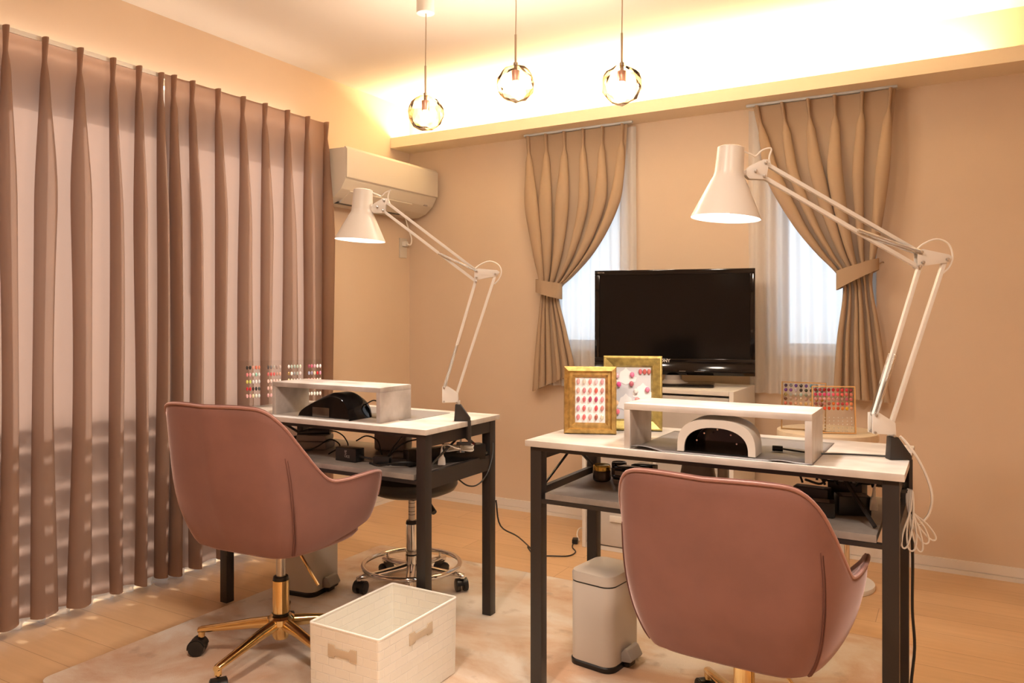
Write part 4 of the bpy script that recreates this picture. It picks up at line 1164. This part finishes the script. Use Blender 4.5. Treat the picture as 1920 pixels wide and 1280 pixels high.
b.build('foot_ring', 'chrome', t)
for k in range(5):
    a = radians(-60 + 72 * k + 4); q = Matrix.Rotation(a, 4, 'Z')
    b = MB(); rows = []
    for (x, z, wd, hd) in ((0.02, 0.096, 0.020, 0.016), (0.08, 0.088, 0.018, 0.012), (0.16, 0.080, 0.016, 0.010), (0.205, 0.078, 0.015, 0.009), (0.222, 0.074, 0.010, 0.006)):
        rows.append([q @ Vector((x, wd * cos(th), z + hd * sin(th))) for th in [2 * pi * i / 14 for i in range(14)]])
    R = b.grid(rows, closed_u=True); b.bm.faces.new(R[0]); b.bm.faces.new(R[-1])
    p = q @ Vector((0.215, 0, 0)); b.cyl((p.x, p.y, 0.064), (p.x, p.y, 0.080), 0.010, seg=16)
    p3 = q @ Vector((0.188, 0, 0)); b.cyl((p3.x, p3.y, 0.084), (p3.x, p3.y, 0.104), 0.006, seg=12)
    b.build('base_arm', 'chrome', t)
    castor(t, (p.x, p.y), a + 0.6 * k, r=0.024)

# ------------------------------------------------------------------ pedal bins
def pedal_bin(loc, rz, label, w=0.078, d=0.095, h=0.30):
    t = thing('pedal_bin', label, 'pedal bin', loc, rz, 'slim greige pedal bins')
    def ol(k, z, r=0.035): return [Vector((p[0], p[1], z)) for p in rrect(-w * k, w * k, -d * k, d * k, r * k, 6)]
    b = MB(); R = b.grid([ol(1.0, 0.018), ol(1.0, h - 0.042), ol(0.99, h - 0.040)], closed_u=True); b.bm.faces.new(R[0]); b.bm.faces.new(R[-1]); b.build('body', 'bin', t)
    b = MB(); R = b.grid([ol(1.03, 0.0), ol(1.04, 0.014), ol(1.0, 0.018)], closed_u=True); b.bm.faces.new(R[0]); b.bm.faces.new(R[-1]); b.build('base_ring', 'black_plastic', t)
    b = MB(); R = b.grid([ol(0.995, h - 0.0395), ol(0.995, h - 0.0352)], closed_u=True); b.bm.faces.new(R[0]); b.bm.faces.new(R[-1]); b.build('seal_ring', 'black_plastic', t)
    b = MB(); R = b.grid([ol(1.01, h - 0.035), ol(1.01, h - 0.014), ol(0.97, h - 0.006), ol(0.8, h - 0.001), ol(0.4, h + 0.002)], closed_u=True); b.bm.faces.new(R[0]); b.bm.faces.new(R[-1]); b.build('lid', 'bin', t)
    b = MB(); b.box(-w - 0.012, -w - 0.001, -0.03, 0.03, h - 0.085, h - 0.03, 0.003); b.build('hinge', 'black_plastic', t)
    b = MB(); b.prism([(w + 0.001, 0.022), (w + 0.034, 0.026), (w + 0.040, 0.034), (w + 0.024, 0.062), (w + 0.014, 0.066), (w + 0.001, 0.05)], -0.035, 0.035, 'y', 0.003); b.build('pedal', 'pedal', t)
    b = MB(); b.box(w - 0.01, w + 0.022, -0.02, 0.02, 0.004, 0.0215, 0.002); b.build('pedal_arm', 'black_plastic', t)
    return t
pedal_bin((1.975, -1.545, RZ + 0.0005), radians(-8), 'slim greige pedal bin standing under the right desk')
pedal_bin((0.690, -1.545, RZ + 0.0005), radians(8), 'slim greige pedal bin behind the gold-footed pink chair', h=0.34)

# ------------------------------------------------------------------ woven basket
t = thing('storage_basket', 'cream woven open storage basket on the rug between the desks', 'basket', (1.4915, -2.052, RZ + 0.0005))
w, d, h = 0.1275, 0.187, 0.231
def ring(k, z, r): return [Vector((p[0], p[1], z)) for p in rrect(-w + k, w - k, -d + k, d - k, r, 3)]
b = MB()
L = [ring(0.006, 0.0, 0.006), ring(0.003, 0.002, 0.007), ring(0.0, h, 0.008), ring(0.004, h, 0.006), ring(0.007, 0.006, 0.006)]
uvl = b.bm.loops.layers.uv.new('UVMap')
R = b.grid(L, closed_u=True)
b.bm.faces.new(R[0]); b.bm.faces.new(R[-1])
per = [0]
ring0 = L[2]
for i in range(len(ring0)): per.append(per[-1] + (ring0[(i + 1) % len(ring0)] - ring0[i]).length)
idx = {}
for rr in R:
    for i, v in enumerate(rr): idx[v] = i
for f in b.bm.faces:
    ids = [idx[lp.vert] for lp in f.loops]
    if len(ids) == 4:
        wrap = max(ids) - min(ids) > 3
        for lp, i in zip(f.loops, ids):
            u = per[i] if not (wrap and i < 2) else per[-1] + (per[i])
            lp[uvl].uv = (u, lp.vert.co.z)
    else:
        for lp in f.loops: lp[uvl].uv = (lp.vert.co.x, lp.vert.co.y)
b.build('woven_body', 'woven', t)
b = MB(); b.tube(ring(0.002, h + 0.001, 0.008), 0.0035, 8, closed=True, smooth=1); b.build('rim', 'woven', t)
M['grip'] = mat('beige_grip', (0.60, 0.49, 0.36), 0.6)
hp = [(-0.052, -0.016), (-0.030, -0.016), (-0.024, -0.010), (0.024, -0.010), (0.030, -0.016), (0.052, -0.016), (0.052, 0.018), (0.030, 0.018), (0.024, 0.009), (-0.024, 0.009), (-0.030, 0.018), (-0.052, 0.018)]
b = MB(); b.prism([(x, z + h - 0.06) for x, z in hp], -d - 0.0028, -d - 0.0002, 'y', 0.0006); b.build('handle_grip', 'grip', t)
b = MB(); b.prism([(y * 1.05, z + h - 0.045) for y, z in hp], w + 0.0002, w + 0.0028, 'x', 0.0006); b.build('handle_grip', 'grip', t)

# ------------------------------------------------------------------ clutter on the lower shelves
def simple(name, label, cat, loc, rz, m, fn, group=None):
    b = MB(); fn(b); o = b.build(name, m); o.location = loc; o.rotation_euler = (0, 0, rz); return tag(o, label, cat, group)

# curtain-side desk
t = thing('nail_drill_unit', 'grey flat nail drill unit on the curtain-side desk shelf, left end', 'nail drill', (0.775, -1.61, SZ), radians(20))
b = MB(); b.box(-0.065, 0.065, -0.045, 0.045, 0.0, 0.030, 0.008); b.build('lower_case', 'grey_plastic', t)
b = MB(); b.box(-0.062, 0.062, -0.042, 0.042, 0.0305, 0.056, 0.010); b.build('upper_case', 'pedal', t)
t = thing('nail_drill_handpiece', 'black drill handpiece lying on the grey nail drill unit', 'handpiece', (0.80, -1.655, SZ + 0.072), radians(25))
b = MB(); b.cyl((-0.01, 0, 0.0), (0.075, 0, 0.004), 0.013, 0.015, 20, 0.003); b.cyl((-0.05, 0, -0.006), (-0.0095, 0, -0.001), 0.007, 0.012, 16); b.build('grip', 'black_plastic', t)
b = MB(); b.tube([(0.075, 0, 0.004), (0.10, 0.0, 0.0), (0.125, 0.01, -0.02), (0.135, 0.03, -0.058), (0.11, 0.02, -0.0725)], 0.0025); b.build('cord', 'cord_black', t)
t = thing('power_adapter', 'black power adapter with printed label lying on the curtain-side desk shelf', 'power adapter', (1.075, -1.745, SZ), radians(-3))
b = MB(); b.box(-0.050, 0.050, -0.022, 0.022, 0.0, 0.048, 0.003); b.build('case', 'black_plastic', t)
text_part('DVE', 0.014, (0.002, -0.0223, 0.028), (radians(90), radians(-90), 0), 'pedal', t, 'label_lettering', extrude=0.0002)
text_part('CE', 0.012, (0.014, -0.0223, 0.018), (radians(90), 0, 0), 'pedal', t, 'label_lettering', extrude=0.0002)
b = MB(); b.tube([(0.050, 0, 0.02), (0.075, 0, 0.018), (0.10, 0.01, 0.016), (0.14, 0.03, 0.006), (0.18, 0.02, 0.003)], lambda f: 0.006 - 0.003 * min(1, f * 3)); b.build('cord', 'cord_black', t)
simple('plastic_case', 'rounded grey plastic case standing at the back of the curtain-side desk shelf', 'case', (1.075, -1.50, SZ), radians(8), 'grey_plastic', lambda b: b.box(-0.07, 0.07, -0.03, 0.03, 0, 0.085, 0.014, 4))
simple('extension_socket', 'black power strip tangled in cables at the right end of the curtain-side desk shelf', 'power strip', (1.385, -1.595, SZ), radians(60), 'black_plastic', lambda b: b.box(-0.15, 0.15, -0.025, 0.025, 0, 0.055, 0.004))
def cable(name, label, pts, r, m, group=None):
    b = MB(); b.tube(pts, r, 6, smooth=5); return tag(b.build(name, m), label, 'cable', group)
G = 'tangled black cables on the curtain-side shelf'
lb = 'tangled black power cable on the curtain-side desk shelf'
cable('power_cable', 'low black cable arching off the left end of the curtain-side desk shelf', [(0.76, -1.70, SZ + 0.004), (0.80, -1.74, SZ + 0.003), (0.86, -1.70, SZ + 0.02), (0.90, -1.66, SZ + 0.05), (0.95, -1.66, SZ + 0.03), (0.93, -1.70, SZ + 0.003)], 0.0028, 'cord_black', G)
cable('power_cable', 'black cable arching over the power adapter on the curtain-side desk shelf',  [(1.03, -1.66, SZ + 0.055), (1.07, -1.65, SZ + 0.075), (1.13, -1.66, SZ + 0.065), (1.18, -1.70, SZ + 0.035), (1.21, -1.72, SZ + 0.004)], 0.0028, 'cord_black', G)
cable('power_cable', 'black cable arching left of the power strip on the curtain-side desk shelf',  [(1.20, -1.70, SZ + 0.004), (1.22, -1.68, SZ + 0.05), (1.26, -1.66, SZ + 0.10), (1.31, -1.66, SZ + 0.10), (1.34, -1.68, SZ + 0.058)], 0.003, 'cord_black', G)
cable('power_cable', 'highest black cable loop crossing to the power strip on the curtain-side desk shelf',  [(1.22, -1.74, SZ + 0.004), (1.25, -1.73, SZ + 0.04), (1.30, -1.70, SZ + 0.08), (1.36, -1.65, SZ + 0.085), (1.40, -1.60, SZ + 0.058)], 0.003, 'cord_black', G)
cable('power_cable', 'black cable lying flat before the small cable adapter on the curtain-side desk shelf',  [(1.18, -1.76, SZ + 0.004), (1.24, -1.78, SZ + 0.004), (1.32, -1.77, SZ + 0.02), (1.36, -1.72, SZ + 0.015), (1.29, -1.72, SZ + 0.004)], 0.0035, 'cord_black', G)
simple('cable_adapter', 'small black cable adapter lying among the cables on the curtain-side desk shelf', 'adapter', (1.225, -1.745, SZ), radians(20), 'black_plastic', lambda b: (b.box(-0.03, 0.03, -0.018, 0.018, 0, 0.03, 0.004), b.box(0.035, 0.10, -0.015, 0.015, 0, 0.024, 0.004)))
t = thing('white_plug', 'white plug standing on the power strip end of the curtain-side desk', 'plug', (1.437, -1.690, SZ + 0.0105), radians(30))
b = MB(); b.prism([(-0.013, 0.0), (0.013, 0.0), (0.011, 0.022), (0.006, 0.030), (0.006, 0.034), (-0.006, 0.034), (-0.006, 0.030), (-0.011, 0.022)], -0.008, 0.008, 'y', 0.002); b.cyl((0, 0, 0.034), (0, 0, 0.056), 0.006, 0.003, 12); b.build('body', 'white_plastic', t)
b = MB(); b.tube([(0, 0, 0.056), (0.004, 0, 0.066), (0.02, 0.01, 0.066), (0.045, 0.03, 0.052), (0.06, 0.05, 0.045)], 0.0022); b.build('cord', 'cord_white', t)
def bundle(b, L=0.045, rr=0.014, n=7, r=0.0022, seed=1):
    rnd = random.Random(seed)
    for k in range(n):
        o = rnd.uniform(-0.008, 0.008); q = rnd.uniform(-0.006, 0.01)
        b.tube([(-L, o - rr * .5, q + 0.012), (-L * 1.1, o, q + 0.02), (-L * .9, o + rr * .5, q + 0.022), (0, o + rr * 0.2, q + 0.016), (L * .9, o + rr, q + 0.018), (L * 1.15, o, q + 0.014), (L * .9, o - rr, q + 0.010), (0, o - rr * .2, q + 0.014)], r, 6, closed=True)
simple('cord_bundle', 'white coiled cord bundle at the right end of the curtain-side desk', 'cord bundle', (1.435, -1.585, SZ + 0.038), radians(45), 'cord_white', lambda b: bundle(b))
simple('cord_bundle', 'black coiled cord bundle beside the back leg of the curtain-side desk', 'cord bundle', (1.440, -1.475, SZ + 0.008), radians(70), 'cord_black', lambda b: bundle(b, 0.03, 0.016, 9, 0.003, 5))
M['switch_red'] = mat('dark_red_switch', (0.10, 0.015, 0.012), 0.25)
simple('rocker_switch', 'dark red rocker switch by the white coiled cord', 'switch', (1.445, -1.520, SZ + 0.052), radians(45), 'switch_red', lambda b: b.box(-0.012, 0.012, -0.009, 0.009, 0, 0.012, 0.002))
cable('hanging_cable', 'black cable looping below the right end of the curtain-side desk', [(1.478, -1.42, SZ + 0.05), (1.49, -1.445, 0.60), (1.488, -1.48, 0.54), (1.478, -1.53, 0.510), (1.465, -1.575, 0.515), (1.445, -1.61, 0.545)], 0.0028, 'cord_black')
cable('floor_cable', 'thin black cable running from the curtain-side desk leg across the wood floor', [(1.480, -1.405, 0.43), (1.485, -1.38, 0.33), (1.46, -1.2, 0.24), (1.30, -0.75, 0.03), (1.20, -0.62, 0.004), (1.17, -0.60, 0.004), (1.22, -0.66, 0.004), (1.26, -0.70, 0.004), (1.33, -0.67, 0.004), (1.40, -0.63, 0.004), (1.405, -0.56, 0.004), (1.36, -0.50, 0.004), (1.335, -0.44, 0.004)], 0.003, 'cord_black')
simple('floor_plug', 'black plug on the floor beside the drawer unit', 'plug', (1.337, -0.42, 0.0), radians(20), 'black_plastic', lambda b: b.box(-0.014, 0.014, -0.022, 0.022, 0.0, 0.024, 0.005))
cable('white_floor_cord', 'white cord curled on the floor beside the drawer unit', [(1.345, -0.39, 0.005), (1.31, -0.34, 0.02), (1.29, -0.26, 0.03), (1.33, -0.22, 0.01), (1.375, -0.2, 0.004)], 0.0035, 'cord_white')
# television-side desk
G = 'small amber jars on the right desk shelf'
for (x, y, s, lab) in ((1.990, -1.605, 1.0, 'dark jar with a gold lid band at the left end of the right desk shelf'), (2.020, -1.535, 0.9, 'dark round jar just behind the gold-banded jar')):
    t = thing('cosmetic_jar', lab, 'jar', (x, y, SZ), 0)
    b = MB(); b.lathe([(0, 0), (0.024 * s, 0), (0.028 * s, 0.004), (0.028 * s, 0.030), (0.026 * s, 0.033), (0, 0.033)]); b.build('body', 'amber', t)
    b = MB(); b.lathe([(0, 0.0335), (0.027 * s, 0.0335), (0.027 * s, 0.047), (0.025 * s, 0.050), (0.022 * s, 0.0485), (0, 0.0485)]); b.build('lid', 'gold_lid' if s == 1.0 else 'black_gloss', t)
G = 'stacked black compacts'
for k, (x, y, dx, lab) in enumerate(((2.075, -1.61, 0.0, 'black and silver compact at the bottom of the stack on the right desk shelf'), (2.078, -1.606, 0.0, 'black and silver compact on top of the stack on the right desk shelf'), (2.105, -1.535, 0.0, 'black ribbed compact behind the stacked compacts'))):
    t = thing('compact_case', lab, 'compact', (x, y, SZ + (0.026 if k == 1 else 0)), radians(-12))
    hh = 0.0255 if k < 2 else 0.05
    b = MB(); b.box(-0.032, 0.032, -0.026, 0.026, 0.0, hh * 0.55, 0.002); b.build('base', 'grey_plastic' if k < 2 else 'black_plastic', t)
    b = MB(); b.box(-0.033, 0.033, -0.027, 0.027, hh * 0.56, hh, 0.003); b.build('lid', 'black_gloss', t)
simple('folded_pouch', 'black soft pouch beside the compacts on the right desk shelf', 'pouch', (2.150, -1.625, SZ), radians(-15), 'black_plastic', lambda b: b.sphere((0, 0, 0.018), 0.034, (1.0, 0.8, 0.52)))
simple('rounded_box', 'grey rounded box at the back of the right desk shelf', 'box', (2.265, -1.50, SZ), 0.0, 'grey_plastic', lambda b: b.cyl((0, 0, 0), (0, 0, 0.075), 0.058, 0.045, 40, 0.008))
simple('peach_jar', 'small peach jar beside the grey rounded box', 'jar', (2.342, -1.50, SZ), 0.0, 'wood_light', lambda b: b.cyl((0, 0, 0), (0, 0, 0.07), 0.016, seg=24, bev=0.003))
t = thing('glass_tray', 'dark glass tray with scattered marks lying on the right desk shelf', 'tray', (2.485, -1.575, SZ), 0.0)
b = MB(); b.box(-0.095, 0.095, -0.10, 0.10, 0.0, 0.012, 0.002); b.build('plate', 'screen', t)
b = MB()
for k in range(24):
    x, y, a = random.uniform(-0.08, 0.08), random.uniform(-0.085, 0.085), random.uniform(0, 3.1); l_ = random.uniform(0.004, 0.014)
    b.box(-l_, l_, -0.0005, 0.0005, 0.0122, 0.0127, mtx=Matrix.Translation((x, y, 0)) @ Matrix.Rotation(a, 4, 'Z'))
b.build('sparkle_marks', 'pedal', t, smooth=False)
for k, (x, y, z, a, sx, sy, sz, lab) in enumerate((
        (2.640, -1.715, 0, 8, 0.045, 0.026, 0.038, 'black power brick lowest at the front of the right desk shelf'),
        (2.622, -1.665, 0.0, -5, 0.045, 0.022, 0.062, 'black power brick standing behind the front one on the right desk shelf'),
        (2.720, -1.655, 0, 20, 0.040, 0.028, 0.050, 'black power brick nearest the right end of the right desk shelf'),
        (2.700, -1.585, 0, -10, 0.045, 0.025, 0.070, 'black power brick at the back right of the right desk shelf'))):
    t = thing('power_brick', lab, 'power adapter', (x, y, SZ + z), radians(a))
    b = MB(); b.box(-sx, sx, -sy, sy, 0, sz, 0.004); b.build('case', 'black_plastic', t)
    b = MB(); b.box(-sx * 0.7, sx * 0.7, -sy * 0.7, sy * 0.7, sz, sz + 0.0006); b.build('sticker', 'grey_plastic', t)
G = 'tangled black cables on the right desk shelf'; lb = 'tangled black power cable looping above the power bricks on the right desk shelf'
rnd = random.Random(21)
nth = ['leftmost', 'second from the left', 'third from the left', 'middle one', 'third from the right', 'second from the right', 'rightmost']
for k in range(7):
    x0 = 2.60 + 0.028 * k; y0 = -1.66 + rnd.uniform(-0.03, 0.05)
    cable('power_cable', 'black cable looping above the power bricks on the right desk shelf, %s' % nth[k], [(x0, y0, SZ + 0.072), (x0 + rnd.uniform(-0.03, 0.0), y0 + 0.01, SZ + 0.105), (x0 + 0.03, y0 - 0.01, SZ + 0.121), (x0 + 0.06, y0 + rnd.uniform(-0.03, 0.03), SZ + 0.10), (x0 + 0.045, y0 + 0.01, SZ + 0.072), (x0 + 0.01, y0 - 0.02, SZ + 0.085), (x0 + 0.04, y0 + 0.03, SZ + 0.11)][:rnd.choice((5, 6, 7))], 0.0032, 'cord_black', G)
t = thing('white_plug', 'white plug hanging at the right end of the right desk shelf', 'plug', (2.772, -1.675, SZ + 0.020), radians(10))
b = MB(); b.prism([(-0.010, 0.0), (0.010, 0.0), (0.009, 0.024), (0.005, 0.034), (-0.005, 0.034), (-0.008, 0.024)], -0.008, 0.008, 'y', 0.002); b.cyl((0, 0, 0.034), (0.002, 0, 0.058), 0.005, 0.003, 12); b.build('body', 'white_plastic', t)
b = MB(); b.tube([(0.002, 0, 0.058), (0.008, 0, 0.075), (0.02, 0.0, 0.083), (0.03, 0.01, 0.07)], 0.0022); b.build('cord', 'cord_white', t)
# lamp flex and cable on the right desk top
cable('lamp_flex', 'white lamp flex looping down beside the right end of the right desk',
      [(2.832, -1.66, 0.805), (2.845, -1.655, 0.79), (2.868, -1.645, 0.755), (2.890, -1.63, 0.705), (2.902, -1.62, 0.655), (2.896, -1.62, 0.610), (2.878, -1.63, 0.585), (2.864, -1.64, 0.585), (2.8605, -1.645, 0.61)], 0.0032, 'cord_white')
b = MB()
for k in range(5):
    th = radians(-12 + 13 * k); dx, dz = sin(th), -cos(th); nx, nz = cos(th), sin(th); Lk = 0.098 + 0.006 * (k % 3); wk = 0.010 + 0.002 * (k % 2)
    P_ = [(0.0, 0.05), (-wk * 0.4, 0.0), (-wk, -Lk * 0.55), (-wk * 0.8, -Lk * 0.9), (0.0, -Lk), (wk * 0.8, -Lk * 0.9), (wk, -Lk * 0.55), (wk * 0.4, 0.0)]
    b.tube([(nx * u - dx * w_ * (1 if w_ < 0 else 0.1), 0.004 * k, (nz * u - dz * w_) if w_ < 0 else w_) for (u, w_) in P_], 0.0022, 6, closed=True)
o = tag(b.build('cord_loops', 'cord_white'), 'white bundled cord loops hanging off the right end of the right desk', 'cord bundle'); o.location = (2.859, -1.665, 0.622); o.rotation_euler = (0, 0, radians(30))
cable('black_leg_cable', 'black cable running down behind the right-end legs of the right desk', [(2.848, -1.50, 0.60), (2.852, -1.48, 0.45), (2.850, -1.45, 0.30), (2.856, -1.46, 0.20), (2.848, -1.50, 0.08), (2.87, -1.62, 0.012)], 0.004, 'cord_black')
t = thing('nail_lamp_cable', 'black cable with a plug crossing the right desk top from the white nail lamp', 'cable', (2.55, -1.70, DZ))
b = MB(); b.tube([(0.0, 0.0, 0.0105), (0.05, 0.004, 0.006), (0.10, 0.002, 0.0055), (0.16, 0.03, 0.0048), (0.22, 0.05, 0.004), (0.262, 0.062, 0.004), (0.30, 0.12, 0.004)], 0.0026, 8); b.build('cord', 'cord_black', t)
b = MB(); b.cyl((-0.022, -0.006, 0.011), (0.004, 0.0, 0.0105), 0.0078, seg=16, bev=0.002); b.build('connector', 'black_plastic', t)
cable('chair_side_cable', 'thin black cable loop hanging beside the back of the tucked pink chair', [(2.09, -1.40, 0.56), (2.10, -1.41, 0.35), (2.085, -1.42, 0.20), (2.075, -1.43, 0.12), (2.095, -1.44, 0.075), (2.12, -1.44, 0.10), (2.115, -1.43, 0.2), (2.10, -1.42, 0.30)], 0.0026, 'cord_black')
cable('black_lamp_cord', 'thin black cord arching behind the black nail lamp', [(1.115, -1.70, DZ + 0.05), (1.14, -1.69, DZ + 0.062), (1.17, -1.68, DZ + 0.05), (1.19, -1.64, DZ + 0.02), (1.20, -1.58, DZ + 0.0045)], 0.0025, 'cord_black')

for o in protos:
    bpy.data.objects.remove(o)
